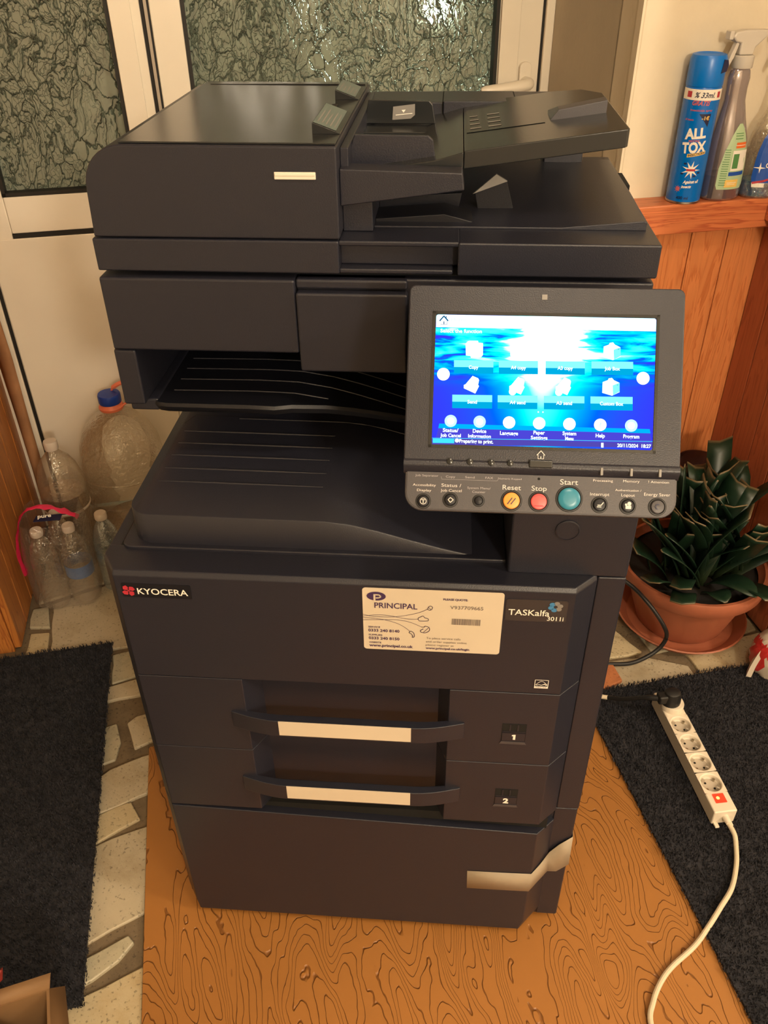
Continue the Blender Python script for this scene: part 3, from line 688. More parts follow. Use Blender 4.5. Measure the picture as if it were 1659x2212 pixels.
# --- scanner section
sc = MB(); sc.box(-.2955, -.0815, .1385, .5200, .9560, 1.0405); sc.box(-.0815, .2955, .148, .5200, .9560, 1.0405); sc.box(-.0815, .0385, .142, .16, 1.0295, 1.0405)
scan = obj('scanner_section', sc, P_, PR, bevel=.003)
obj('panel_arm_cover', MB().box(-.0810, .0390, .1345, .16, .9360, 1.0280), P_, PR, bevel=.003)
obj('scanner_gap', MB().box(-.255, .27, .16, .51, 1.040, 1.048), 'gap', PR)
ld = MB(); ld.box(-.2950, -.0330, .1420, .5200, 1.0465, 1.0812); ld.box(.0905, .2955, .1420, .5200, 1.0465, 1.0812)
ld.box(-.034, .092, .1445, .5200, 1.0755, 1.0812); ld.box(-.034, .092, .158, .5200, 1.052, 1.076); ld.box(-.034, .086, .1445, .5200, 1.0465, 1.0520)
lid = obj('platen_cover', ld, P_, PR, bevel=.002)
# --- document feeder
prof = [(-.2925, 1.0822), (-.0315, 1.0822), (-.0315, 1.1725), (-.2490, 1.1735)]
for i in range(1, 9):
    a = pi/2+i*(pi/2)/8; prof.append((-.2470+.0435*cos(a)*1.0, 1.1300+.0435*sin(a)))
prof.append((-.2915, 1.105))
af = obj('document_feeder', MB().prism(prof, 'y', .1435, .5125), P_, PR, bevel=.0022, ang=25)
tc_ = MB().prism([(-.2500, 1.1737), (-.0330, 1.1727), (-.0330, 1.1745), (-.2500, 1.1755)], 'y', .1490, .5120)
obj('feeder_top_cover', tc_, 'plastic_gloss', af, bevel=.0006)
obj('cover_seam', MB().box(-.24, -.035, .488, .4888, 1.1745, 1.1759), 'gap', af)
sl = MB().box(-.0945, -.0530, .1415, .1436, 1.1420, 1.1490).box(-.0940, -.0535, .1408, .1420, 1.1454, 1.1482)
obj('status_light', sl, 'label_white', af, bevel=.0008, label='small cream indicator strip')
for y0, y1, tx in ((.190, .300, 1), (.382, .462, 2)):
    wdg = obj('raised_label', MB().prism([(-.0615, 1.1745), (-.0330, 1.1745), (-.0330, 1.1752), (-.0615, 1.1855)], 'y', y0, y1), ['plastic_gloss'], af, bevel=.0004)
    g = MB()
    sl_ = (1.1855-1.1752)/(-.0285)
    zz = lambda x: 1.1752+(x+.0330)*sl_+.0003
    g.add([(-.0605, y0+.003, zz(-.0605)), (-.0375, y0+.003, zz(-.0375)), (-.0375, y1-.003, zz(-.0375)), (-.0605, y1-.003, zz(-.0605))], [(0,1,2,3)], 0)
    for j in range(5):
        xx = -.0575+j*.0042; ln = random.uniform(.5, .85)
        g.add([(xx, y0+.012, zz(xx)+.0003), (xx+.0014, y0+.012, zz(xx+.0014)+.0003), (xx+.0014, y0+.012+(y1-y0-.02)*ln, zz(xx+.0014)+.0003), (xx, y0+.012+(y1-y0-.02)*ln, zz(xx)+.0003)], [(0,1,2,3)], 1)
    obj('label_face', g, ['label_green', 'label_grey'], af, recalc=False, flat=True)
obj('sensor_opening', MB().box(-.0600, -.0535, .315, .345, 1.1740, 1.1762), 'gap', af)
obj('feeder_side_frame', MB().box(-.0315, -.0230, .17, .49, 1.125, 1.166).box(-.0230, -.0150, .40, .46, 1.150, 1.160), P_, af, bevel=.001)
obj('feeder_inner_block', MB().box(-.0315, .0000, .176, .49, 1.0815, 1.118), P_, PR, bevel=.001)
# input tray
TZ = [(-.03, 1.138), (.05, 1.147), (.093, 1.1590), (.255, 1.1805)]
G = 'plastic_gloss'
it = MB(); R = []
for x, y1 in ((-.030, .45), (.0, .45), (.065, .45), (.0925, .45)):
    z = pw(x, TZ); R.append([(x, .186, z-.022), (x, .186, z+.0), (x, y1, z+.0), (x, y1, z-.022)])
it.rings(R); R = []
for x, y0, y1, dz in ((.0930, .190, .45, 0), (.12, .190, .45, 0), (.2, .190, .45, 0), (.236, .190, .435, 0), (.2525, .190, .40, 0), (.2560, .1935, .395, 0)):
    z = pw(x, TZ); R.append([(x, y0, z-.0175), (x, y0, z), (x, y1, z), (x, y1, z-.0175)])
it.rings(R); itray = obj('input_tray', it, G, PR, bevel=.0012, ang=20)
bar = MB().prism([(-.0315, 1.1485), (.0920, 1.1455), (.0945, 1.1285), (-.0315, 1.1120)], 'y', .1580, .1850); obj('tray_front_bar', bar, P_, PR, bevel=.0015)
obj('rear_rail', MB().box(-.0290, .235, .43, .51, 1.110, 1.1640), P_, PR, bevel=.0015)
obj('rail_pad', MB().box(.0680, .1570, .4250, .50, 1.150, 1.1660), P_, PR, bevel=.001)
obj('rail_pad_gap', MB().box(.0665, .1585, .4285, .505, 1.145, 1.1648), 'gap', PR)
fg = MB().prism([(-.033, 1.1350), (.0650, 1.1395), (.0610, 1.1660), (.0560, 1.1702), (-.0200, 1.1712)], 'y', .2050, .2095); obj('front_paper_guide', fg, P_, itray, bevel=.0008)
bgd = MB().prism([(-.0255, 1.150), (.0600, 1.150), (.0560, 1.1710), (.0520, 1.1750), (-.0205, 1.1765)], 'y', .3720, .3765); bgd.box(-.03, .050, .33, .372, 1.135, 1.149); bgo = obj('rear_paper_guide', bgd, G, itray, bevel=.001)
T = MB(); T.add([(.0080, .3712, 1.1545), (.0300, .3712, 1.1560), (.0350, .3712, 1.1600), (.0350, .3712, 1.1720), (.0090, .3712, 1.1690)], [(0,1,2,3,4)], 0)
T.add([(.0190, .3708, 1.1655), (.0240, .3708, 1.1660), (.0215, .3708, 1.1625)], [(0,1,2)], 1); T.add([(.0120, .3708, 1.1595), (.0320, .3708, 1.1615), (.0320, .3708, 1.1623), (.0120, .3708, 1.1603)], [(0,1,2,3)], 1)
obj('guide_label', T, ['label_grey', 'white'], itray, recalc=False, flat=True)
R = []
for x in (.186, .194, .245):
    z = pw(x, TZ); h = pw(x, [(.186, .001), (.194, .0095), (.245, .0125)]); R.append([(x, .280, z-.002), (x, .280, z+h), (x, .300, z+h), (x, .345, z-.002)])
obj('paper_stop', MB().rings(R), 'plastic_grey', itray, bevel=.0008)  # lighter grey than the tray: front light put into the stop's colour
g = MB()
def tq(x0, x1, y0, y1, mi, e=.0006): g.add([(x0, y0, pw(x0, TZ)+e), (x1, y0, pw(x1, TZ)+e), (x1, y1, pw(x1, TZ)+e), (x0, y1, pw(x0, TZ)+e)], [(0,1,2,3)], mi)
tq(.096, .180, .272, .40, 0)
for j in range(4): tq(.1+.0, .112-.001*j, .287+j*.022, .292+j*.022, 1, .001); tq(.120, .134, .287+j*.022, .292+j*.022, 1, .001)
obj('tray_label', g, ['badge', 'label_grey'], itray, recalc=False, flat=True)
obj('tray_support', MB().box(.20, .250, .45, .50, 1.0812, 1.155), P_, PR, bevel=.002)
# exit tray moulded on the cover
ox_ = MB(); xs = [-.0, .04, .08, .12, .16, .20, .205, .235, .262, .284, .2875]; R = []
for x in xs:
    e = pw(x, [(0, .0025), (.20, .0025), (.205, .003), (.284, .0100), (.2875, .0085)])
    R.append([(x, .190, 1.0810), (x, .190, 1.0810+e), (x, .30, 1.0810+e+pw(x, [(0, .0), (.1, .002), (.22, .004), (.26, .002)])), (x, .46, 1.0810+e+pw(x, [(0, .012), (.16, .012), (.22, .004), (.2875, .0)])), (x, .475, 1.0810)])
ox_.rings(R); ext = obj('exit_tray', ox_, P_, PR, ang=40, bevel=.0008)
obj('exit_ramp', MB().prism([(0, 1.081), (.10, 1.081), (.112, 1.0825), (.075, 1.0920), (.0, 1.0865)], 'y', .205, .25).prism([(0, 1.081), (.09, 1.081), (.094, 1.1000), (.0, 1.094)], 'y', .26, .44), D_, ext, bevel=.001)
obj('exit_stop', MB().prism([(.1050, 1.1010), (.1300, 1.1225), (.1430, 1.1150)], 'y', .2500, .2540).prism([(.112, 1.083), (.152, 1.083), (.1425, 1.114), (.1080, 1.101)], 'y', .2540, .2620, 1), ['label_grey', D_], PR, bevel=.0004, label='triangular flap, its front coloured paler to look lit')  # front of the flap painted paler grey in place of lamp light
obj('side_notch', MB().box(.266, .2950, .345, .405, 1.0800, 1.0880), 'gap', PR, bevel=.001)  # solid black block painting the dark inside of a notch
obj('side_notch_edge', MB().box(.262, .278, .405, .409, 1.080, 1.0895), P_, PR)

# --- operation panel (own frame: x along, y up the slope, z out of the face)
LT = .936; PO = (.0716, -.063, .9649)
hs = MB()
hs.prism(rrect(-.0250, .2210, -.0215, .1445, .006, 4, (0, 0, 1, 1)), 'z', -.030, 0)
pan = obj('operation_panel', hs, P_, PR, PO, (LT, 0, 0), bevel=.0015)
obj('panel_ridge', MB().prism([(-.0130, -.001), (-.0145, .0008), (-.0175, .0020), (-.0205, .0012), (-.0240, -.0030), (-.0262, -.0048), (-.0262, -.02), (-.013, -.02)], 'x', -.0248, .2208), P_, pan, ang=70)
kp = MB().prism(rrect(-.0232, .2200, -.0605, -.0245, .0160, 7, (1, 1, 0, 0)), 'z', -.0260, -.0045); obj('key_plate', kp, 'plastic_grey', pan, bevel=.0015)
kp = MB().prism(rrect(-.0215, .2183, -.0588, -.0252, .0150, 7, (1, 1, 0, 0)), 'z', -.0060, -.0040); obj('key_plate_face', kp, 'plastic_grey', pan, bevel=.0003)
bz_ = MB()
bz_.box(-.0030, .1990, -.0030, -.0004, -.001, .0009).box(-.0030, .1990, .1180, .1206, -.001, .0009).box(-.0030, -.0004, -.0030, .1206, -.001, .0009).box(.1964, .1990, -.0030, .1206, -.001, .0009)
obj('screen_bezel', bz_, 'plastic_gloss', pan)
scr = obj('screen', MB().prism(rrect(0, .196, 0, .1176, .0022), 'z', -.001, .0004), 'screen', pan, flat=True)
K = .196/477
def ui(px, py): 
    t = (py-683)/281; return ((px-lerp(941, 934, t))*.196/lerp(477, 475, t), .1176-(py-683-(px-937)*.012)/281*.1176)
T = MB()      # mats: 0 white 1 text 2 tile light 3 tile dark 4 icon 5 icon side 6 band 7 bar 8 status 9 cyan 10 dark 11 pale
def q(x0, y0, x1, y1, mi, z=.0006): 
    a = ui(x0, y1); b = ui(x1, y1); c = ui(x1, y0); d = ui(x0, y0); T.add([(p[0], p[1], z) for p in (a, b, c, d)], [(0,1,2,3)], mi)
def poly(pts, mi, z=.0009): T.add([(*ui(*p), z) for p in pts], [tuple(range(len(pts)))], mi)
def tx(s, px, py, wpx, hpx, mi=1, bold=.02, z=.0010): a = ui(px, py); T.merge(put(text(s, width=wpx*K, height=hpx*K, bold=bold), a[0], a[1], z), mi)
def circ(px, py, r, mi, z=.0008): 
    a = ui(px, py); T.disc(a[0], a[1], z, r*K, 24, mi)
T.prism(rrect(.0002, .1958, .1060, .1174, .0020, 4, (0, 0, 1, 1)), 'z', .0004, .0006, 0)
poly([(943, 951), (950, 922), (1403, 928), (1408, 956)], 7, .0006); poly([(948, 930), (950, 920), (1403, 925), (1405, 934)], 6, .0007)
q(934.5, 951, 1409, 952, 9, .0008); q(934.5, 952, 1409, 965, 8, .0006); q(936, 952.5, 983, 962, 9, .0008)
T.line([ui(949, 697), ui(958, 687), ui(967, 697)], .0011, .0009, 10); T.line([ui(951, 696), ui(951, 705), ui(965, 705), ui(965, 696)], .0003, .0009, 10); T.line([ui(958, 699), ui(958, 704)], .0008, .0009, 10); T.line([ui(963, 692), ui(963, 687)], .0007, .0009, 10)
tx('Home', 991, 694, 33, 8, 11, .0); tx('Select the function', 996, 719, 91, 8)
for i, (x0, x1, s) in enumerate(((981, 1067, 'Copy'), (1079, 1164, 'A4 copy'), (1180, 1265, 'A3 copy'), (1279, 1368, 'Job Box'))):
    q(x0, 782, x1, 797, 2); q(x0, 797, x1, 811, 3); tx(s, (x0+x1)/2+0, 797, {4: 21, 7: 33}[len(s)], 7.5)
for i, (x0, x1, s) in enumerate(((978, 1065, 'Send'), (1077, 1163, 'A4 send'), (1177, 1264, 'A3 send'), (1277, 1367, 'Custom Box'))):
    q(x0, 857, x1, 872, 2); q(x0, 872, x1, 886, 3); tx(s, (x0+x1)/2, 872, {4: 21, 7: 34, 10: 50}[len(s)], 7.5)
def pages(cx, cy): poly([(cx-19, cy-13), (cx-12, cy-19), (cx+8, cy-19), (cx+9, cy-15), (cx+19, cy-14), (cx+19, cy+12), (cx+14, cy+17), (cx-7, cy+18), (cx-8, cy+14), (cx-18, cy+13)], 4)
def env(cx, cy, c=False):
    poly([(cx+1, cy-19), (cx+13, cy-14), (cx+15, cy-10), (cx+13, cy), (cx+15, cy+3), (cx+7, cy+19), (cx-18, cy+8), (cx-18, cy+1), (cx-14, cy-1)], 4)
    if c: circ(cx-11, cy+13, 8, 4, .0010)
def bx(cx, cy):
    poly([(cx-18, cy-10), (cx-7, cy-14), (cx-5, cy-18), (cx+2, cy-19), (cx+6, cy-14), (cx+17, cy-9), (cx+18, cy+11), (cx+2, cy+19), (cx-19, cy+13)], 4)
    poly([(cx+3, cy-3), (cx+18, cy-9), (cx+18, cy+10), (cx+4, cy+18)], 5, .0011); poly([(cx+12, cy-4), (cx+15, cy-5), (cx+15, cy-4), (cx+12, cy-3)], 10, .0013)
pages(1025, 759); pages(1122, 759); pages(1222, 760); bx(1323, 760); env(1021, 835); env(1120, 836, True); env(1220, 836, True); bx(1321, 836)
for x, y in ((958, 813), (1389, 817)): circ(x, y, 14, 0)
for x in (1165, 1175): circ(x, 892, 1.6, 0)
for i, (x, l1, l2) in enumerate(((975, 'Status/', 'Job Cancel'), (1038, 'Device', 'Information'), (1102, 'Language', ''), (1167, 'Paper', 'Settings'), (1232, 'System', 'Menu'), (1298, 'Help', ''), (1364, 'Program', ''))):
    y = 914+i*.7; circ(x, y, 13.5, 11 if i in (0, 1, 6) else 0); circ(x, y, 8, 0, .0010)
    yy = y+20+(3 if not l2 else 0); tx(l1, x, yy, len(l1)*4.9, 8); 
    if l2: tx(l2, x, yy+11, len(l2)*4.5, 7.5)
tx('?', 1298, 917, 5, 8, 11, .03, .0013)
circ(989, 956, 4.5, 1, .0010); tx('Preparing to print.', 1031, 957, 74, 8); tx('20/11/2024  18:27', 1370, 961, 72, 7.5)
poly([(1300, 956), (1305, 956), (1305, 966), (1300, 966)], 1, .0009)
obj('screen_graphics', T, ['scr_white', 'scr_text', 'scr_tile', 'scr_tile2', 'scr_icon', 'scr_icon2', 'scr_band', 'scr_bar', 'scr_bar2', 'scr_cyan', 'scr_dark', 'scr_pale'], pan, recalc=False, flat=True)
# keys
def key(x, y, r, mat, z=-.0040, ring=True, h=.0022):
    if ring: obj('key_ring', MB().lathe([(r+.0022, 0), (r+.0018, .0007), (r+.0008, .0008), (r+.0002, .0001)], 28, cap=False), 'black', pan, (x, y, z))
    return obj('key', MB().lathe([(r, 0), (r*.98, h*.7), (r*.9, h), (r*.5, h*1.15), (.0001, h*1.2)], 28), mat, pan, (x, y, z))
KZ = -.0040
for x in (.017, .035, .054, .071): key(x, -.0155, .0030, 'plastic_gloss', .0002, False, .0030)
obj('key', MB().box(-.0105, .0105, -.0030, .0040, 0, .0035), 'plastic_gloss', pan, (.098, -.0160, .0005), bevel=.0012)
for x in (.152, .178, .203): obj('indicator', MB().box(-.0012, .0012, -.004, .003, 0, .003), 'label_grey', pan, (x, -.0200, .0000), bevel=.0005)
key(-.006, -.0520, .0049, D_); key(.0185, -.0500, .0049, D_); key(.0440, -.0500, .0034, D_); key(.0735, -.0490, .0075, 'orange_key'); key(.0980, -.0490, .0072, 'red_key'); key(.1250, -.0455, .0100, 'teal_key')
key(.1520, -.0500, .0054, D_); key(.1770, -.0502, .0054, D_); key(.2030, -.0502, .0060, 'plastic_grey')
obj('hole', MB().disc(.0975, -.0285, KZ+.0002, .0012, 12), 'gap', pan, recalc=False)
T = MB()
def kt(s, x, y, wmm, hmm, mi=0, bold=0.0): T.merge(put(text(s, width=wmm/1000, height=hmm/1000, bold=bold), x, y, KZ+.0004), mi)
kt('Job Separator', -.0035, -.0285, 21, 1.9, 1); kt('Copy', .0180, -.0290, 8.5, 1.9, 1); kt('Send', .0355, -.0290, 8.5, 1.9, 1); kt('FAX', .0530, -.0290, 7, 1.9, 1); kt('Numeric Keypad', .0715, -.0292, 21, 1.6, 1)
kt('Accessibility', -.0055, -.0372, 21, 2.2); kt('Display', -.0055, -.0420, 13, 2.2); kt('Status /', .0190, -.0368, 18, 3.0); kt('Job Cancel', .0190, -.0415, 19, 2.4)
kt('System Menu/', .0440, -.0385, 21, 2.0, 1); kt('Counter', .0440, -.0420, 12, 2.0, 1); kt('Reset', .0735, -.0370, 16.5, 4.4); kt('Stop', .0980, -.0370, 13.5, 4.4); kt('Start', .1245, -.0305, 16, 4.8)
kt('Processing', .1545, -.0282, 17.5, 2.2); kt('Memory', .1795, -.0280, 14.5, 2.2); kt('! Attention', .2035, -.0280, 18, 2.2); kt('Interrupt', .1520, -.0405, 17, 2.8)
kt('Authentication /', .1770, -.0362, 23, 2.0); kt('Logout', .1770, -.0405, 12, 2.6); kt('Energy Saver', .2025, -.0392, 23, 2.8)
z2 = KZ+.0030
T.line([(.0700, -.0520), (.0740, -.0465)], .0008, KZ+.0030, 2); T.line([(.0730, -.0522), (.0770, -.0468)], .0008, KZ+.0030, 2)
T.line([(.0940, -.0530), (.1020, -.0530)], .0009, KZ+.0029, 3); T.line([(.0940, -.0450), (.0980, -.0430), (.1020, -.0450)], .0004, KZ+.0030, 3)
T.line([(-.006+.0028*cos(i*pi/6), -.052+.0028*sin(i*pi/6)) for i in range(13)], .0006, z2, 0); T.line([(-.0075, -.0508), (-.0045, -.0508)], .0007, z2, 0); T.line([(-.006, -.0508), (-.006, -.0538)], .0008, z2, 0)
T.line([(.0165, -.050), (.0185, -.048), (.0212, -.050), (.0185, -.0525), (.0165, -.050)], .0007, z2, 0)
T.line([(.1500, -.0505), (.1530, -.0505), (.1550, -.0480)], .0008, z2, 0); T.line([(.1495, -.0520), (.1530, -.0520)], .0008, z2, 0)
T.rect(.1745, .1795, -.0530, -.0500, z2, 0); T.disc(.1778, -.0482, z2, .0018, 12, 0); T.disc(.1750, -.0492, z2, .0011, 10, 0)
T.line([(.2030+.0022*cos(i*pi/7+1), -.0502+.0022*sin(i*pi/7+1)) for i in range(9)], .0008, z2+.0004, 2)
T.line([(.0945, -.0075), (.0980, -.0035), (.1015, -.0075)], .0007, .0012, 0); T.line([(.0955, -.0072), (.0955, -.0108), (.0970, -.0108)], .0005, .0012, 0); T.line([(.1005, -.0072), (.1005, -.0108), (.0990, -.0108)], .0005, .0012, 0); T.line([(.0980, -.0088), (.0980, -.0108)], .0008, .0012, 0)
T.line([(.0095, -.0290), (.0102, -.0315), (.0600, -.0315), (.0612, -.0300)], .0002, KZ+.0004, 1)
T.rect(.0945, .0992, .1325, .1372, .0006, 4)
kl = obj('key_lettering', T, ['print_light', 'print_dim', 'navy', 'red_print', 'label_grey'], pan, recalc=False, flat=True)
kl['kind'] = 'stuff'
obj('panel_arm', MB().box(.045, .19, .055, .15, .94, 1.02), D_, PR)

# --- mains lead of the copier
cd = MB().tube(spline([(.31, .66, .27), (.40, .71, .215), (.490, .712, .165), (.534, .668, .145), (.572, .645, .100), (.585, .648, .060), (.566, .640, .026), (.517, .619, .010), (.467, .613, .008), (.40, .605, .008), (.35, .62, .008)], 8), .0046, 10)
tag(obj('mains_cable', cd, 'black'), 'black mains cable looping from behind the copier in front of the flower pot', 'cable')

# ================================================================== THINGS AT THE LEFT
def at(u, v, z=0): return xy(u, v, z)
# big water bottle
t = thing('water_bottle', 'big clear water bottle with blue cap and coral carrying strap, by the white door', 'bottle', at(-.415, 1.196, .002), PHI)
pr = [(.060, 0), (.088, .004), (.096, .02), (.100, .05), (.097, .065), (.1035, .09), (.0995, .105), (.1045, .13), (.100, .15), (.105, .18), (.1055, .215), (.105, .24), (.098, .285), (.082, .325), (.060, .352), (.036, .370), (.024, .378), (.0225, .395)]
obj('body', MB().lathe([(r*.99, z) for r, z in pr], 40, cap=False), 'bottle', t)
obj('ridge', MB().lathe([(.1040, .098), (.1052, .101), (.1040, .104)], 40, cap=False).lathe([(.1050, .140), (.1062, .143), (.1050, .146)], 40, cap=False).lathe([(.1055, .212), (.1067, .215), (.1055, .218)], 40, cap=False), 'bottle', t)
obj('water', MB().lathe([(.05, .004), (.085, .008), (.094, .03), (.092, .045)], 36), 'water', t)
obj('neck_ring', MB().lathe([(.024, .378), (.029, .380), (.030, .386), (.026, .392), (.0235, .397)], 28), 'coral', t)
obj('cap', MB().lathe([(.0262, .396), (.0270, .398), (.0270, .416), (.0255, .4195), (.0, .4200)], 28, flute=lambda i, n, z: .015*(i % 2)), 'blue_cap', t)
obj('carrying_strap', MB().tube(spline([(.024, -.005, .384), (.048, .0, .398), (.066, .004, .420), (.062, .006, .438), (.035, .008, .440), (.012, .012, .428), (.004, .016, .412)], 5), [.0030]*12+[.0055]*14+[.003]*11, 8), 'coral', t)
# medium bottle
t = thing('water_bottle', 'two-litre clear water bottle with a pale cap, beside the timber partition', 'bottle', at(-.557, 1.108, .002), PHI)
pr = [(.035, 0), (.050, .004), (.054, .015), (.0550, .06), (.0530, .075), (.0552, .09), (.0552, .20), (.0550, .23), (.0520, .258), (.0450, .285), (.0340, .306), (.0200, .321), (.0150, .328), (.0140, .338)]
obj('body', MB().lathe(pr, 32, cap=False, flute=lambda i, n, z: .006*sin(i*pi/2)*(z < .2)), 'bottle', t)
obj('water', MB().lathe([(.04, .004), (.050, .02), (.0520, .2), (.0515, .215)], 28), 'water', t)
obj('waist_band', MB().lathe([(.0555, .172), (.0568, .176), (.0555, .180)], 32, cap=False), 'cap_white', t)
obj('cap', MB().lathe([(.0155, .334), (.0160, .336), (.0160, .353), (.0145, .356), (.0, .3565)], 24, flute=lambda i, n, z: .02*(i % 2)), 'cap_white', t)
# small bottles: pack of three in film, one loose
pr = [(.020, 0), (.030, .003), (.0325, .012), (.0310, .02), (.0328, .028), (.0308, .038), (.0328, .048), (.0308, .058), (.0328, .068), (.0318, .08), (.0318, .115), (.0325, .125), (.0310, .145), (.0260, .168), (.0170, .188), (.0125, .196), (.0120, .206)]
PACK = 'small bottles in the wrapped pack'
def small(lbl, u, v, body, labmat, group=None, capm='cap_white'):
    t = thing('small_water_bottle', lbl, 'bottle', at(u, v, .003), PHI, group)
    obj('body', MB().lathe(pr, 28, cap=False), body, t)
    if labmat: obj('paper_label', MB().lathe([(.0325, .080), (.0325, .113)], 28, cap=False), labmat, t)
    obj('cap', MB().lathe([(.0138, .202), (.0142, .204), (.0142, .216), (.0125, .2185), (.0, .219)], 20, flute=lambda i, n, z: .02*(i % 2)), capm, t)
    return t
small('small clear bottle at the left of the wrapped pack, faded coral print', -.602, .948, 'bottle', None, PACK)
small('small clear bottle with a blue label in the middle of the wrapped pack', -.532, .952, 'bottle', 'label_blue', PACK)
small('small bluish bottle standing beside the pack, next to the copier', -.462, .985, 'bottle_blue', 'bottle_blue')
small('small clear bottle behind the other two in the wrapped pack', -.568, 1.014, 'bottle', None, PACK)
t = thing('shrink_wrap', 'clear shrink film with a pink carrying band round the small bottles', 'packaging', at(-.567, .985, .003), PHI)
R = []
for z, k in ((0.0, .92), (.01, 1.0), (.09, 1.0), (.15, .97), (.20, .90), (.235, .80)):
    Q = rrect(-.083*k, .070*k, -.070*k, .078*k, .034*k, 6); R.append([(x*(1+random.uniform(-.02, .02)), y*(1+random.uniform(-.02, .02)), z+random.uniform(-.003, .003) if z > .1 else z) for x, y in Q])
obj('film', MB().rings(R, cap=False), 'film', t, ang=80)
bp = spline([(-.083, -.045, .10), (-.086, -.045, .15), (-.080, -.030, .20), (-.060, -.005, .245), (-.020, .010, .248), (.025, .005, .232), (.055, .000, .215)], 5); bb = MB(); R = []
for i, p in enumerate(bp):
    wv = .008+.003*sin(i*1.3); R.append([(p.x-.002, p.y-wv, p.z+.002*sin(i*2)), (p.x+.003*sin(i*1.7), p.y, p.z+.003), (p.x+.002, p.y+wv, p.z+.002*cos(i*2)), (p.x+.001, p.y, p.z-.002)])
obj('carrying_band', MB().rings(R), 'pink', t, ang=80, label='bright pink plastic band')
T = MB(); T.merge(text('pure', width=.030, height=.009, bold=.03).xf(Matrix.Translation((-.015, -.008, .2335)) @ Matrix.Rotation(.5, 4, 'X')), 1)
T.prism([(-.040, -.018), (.020, -.022), (.022, .0), (-.036, .004)], 'z', .226, .228, 0)
obj('printed_tag', T, ['navy', 'white'], t, flat=True, recalc=False)
# rusty pole
tag(obj('rusty_pole', MB().tube([(-.0, 0, 0), (.0, 0, .5), (.002, 0, 1.0), (.0, 0, 1.9)], .0165, 16), 'pole', None, at(-.640, 1.258, 0), RZ), 'mottled rusty brown pole standing in the corner by the white door', 'pole')

# ================================================================== THINGS AT THE RIGHT: rail
RT = .8935
t = thing('spray_can', 'bright blue insecticide spray can with white lettering on the wooden rail', 'spray can', at(.792, V1-.036, RT), PHI+.0)
obj('body', MB().lathe([(.028, 0), (.0315, .002), (.0322, .006), (.0322, .196), (.0318, .202), (.029, .2055)], 36), 'can_blue', t)
obj('rim', MB().lathe([(.030, -.0002), (.0328, .001), (.0328, .004), (.031, .005)], 36, cap=False), 'can_rim', t)
obj('cap', MB().lathe([(.0322, .2035), (.0325, .2045), (.0322, .246), (.0295, .2530), (.0245, .2545), (.020, .2515), (.0, .2510)], 36), 'can_cap', t)
obj('nozzle_opening', MB().prism([(.0, .225), (.010, .228), (.0125, .238), (.010, .246), (.003, .247)], 'y', -.0330, -.0245), 'navy', t, loc=(.010, .0015, 0))
def wrap(mb, r, cz=0, a0=0):       # wrap flat print (x across, y up, z = print layer) round a cylinder about z, facing -y
    bm = bmesh.new(); vs = [bm.verts.new(p) for p in mb.v]
    for f, m in zip(mb.f, mb.m):
        try: bm.faces.new([vs[i] for i in f]).material_index = m
        except ValueError: pass
    for k in range(-20, 21):
        bmesh.ops.bisect_plane(bm, geom=bm.verts[:]+bm.edges[:]+bm.faces[:], plane_co=(k*.0025, 0, 0), plane_no=(1, 0, 0))
    bm.verts.index_update(); mb = MB(); mb.v = [tuple(v.co) for v in bm.verts]; mb.f = [tuple(v.index for v in f.verts) for f in bm.faces]; mb.m = [f.material_index for f in bm.faces]; bm.free()
    out = MB(); out.f = list(mb.f); out.m = list(mb.m)
    out.v = [((r+.0002+z*.5)*sin(x/r+a0), -(r+.0002+z*.5)*cos(x/r+a0), y+cz) for x, y, z in mb.v]; return out
def sub(mb, n=6):                  # split long faces so that they bend round the cylinder
    return mb
T = MB()
def band(x0, x1, y0, y1, mi, z=.0002, sl=0.0, n=10):
    for i in range(n):
        a = lerp(x0, x1, i/n); b = lerp(x0, x1, (i+1)/n); T.add([(a, y0+(a-x0)*sl, z), (b, y0+(b-x0)*sl, z), (b, y1+(b-x0)*sl, z), (a, y1+(a-x0)*sl, z)], [(0,1,2,3)], mi)
# mats: 0 white 1 navy 2 red 3 yellow 4 lilac 5 orange
band(-.050, .050, .182, .200, 0); band(-.036, -.026, .186, .196, 2, .0003); band(.022, .030, .186, .196, 2, .0003)
def w(s, x, y, wd, h, mi, bold=.02, rot=0.0, shear=0, z=.0008): T.merge(put(text(s, width=wd, height=h, bold=bold, shear=shear), x, y, z, rot), mi)
w('% 33ml.', -.002, .191, .036, .0085, 1, shear=.3); w('GRATIS', -.006, .178, .032, .0075, 4, .04, 0, .3); w('Insecticide spray', -.003, .166, .040, .0035, 4); 
T.add([(-.006, .160, .0004), (.016, .160, .0004), (.013, .138, .0004)], [(0,1,2)], 1); w('-1€', .0065, .153, .014, .006, 3, .03, z=.0010); w('all insects', -.022, .150, .016, .0035, 4)
w('ALL', -.006, .127, .038, .0170, 0, .045, .10); w('TOX', -.004, .103, .044, .0175, 0, .045, .10); w('spray', -.006, .115, .020, .004, 4, .03, .05)
band(-.014, .020, .085, .091, 3, .0004, .18); w('INSECTICIDE', .003, .0913, .031, .0038, 1, .02, .18, z=.0012)
c0 = (-.002, .063)
T.add([(c0[0]+(.0175 if i % 2 == 0 else .006)*cos(i*pi/9), c0[1]+(.0165 if i % 2 == 0 else .0055)*sin(i*pi/9), .0004) for i in range(18)], [tuple(range(18))], 0)
band(-.010, .006, .061, .065, 2, .0008)
for dx, dy in ((-.014, .074), (.013, .058), (-.017, .056), (.006, .052)): T.disc(dx, dy, .0009, .003, 8, 1, ry=.0016)
w('Against all', .002, .042, .029, .0055, 0, .03, .05, .3); w('insects', -.005, .033, .018, .0050, 0, .03, .05, .3)
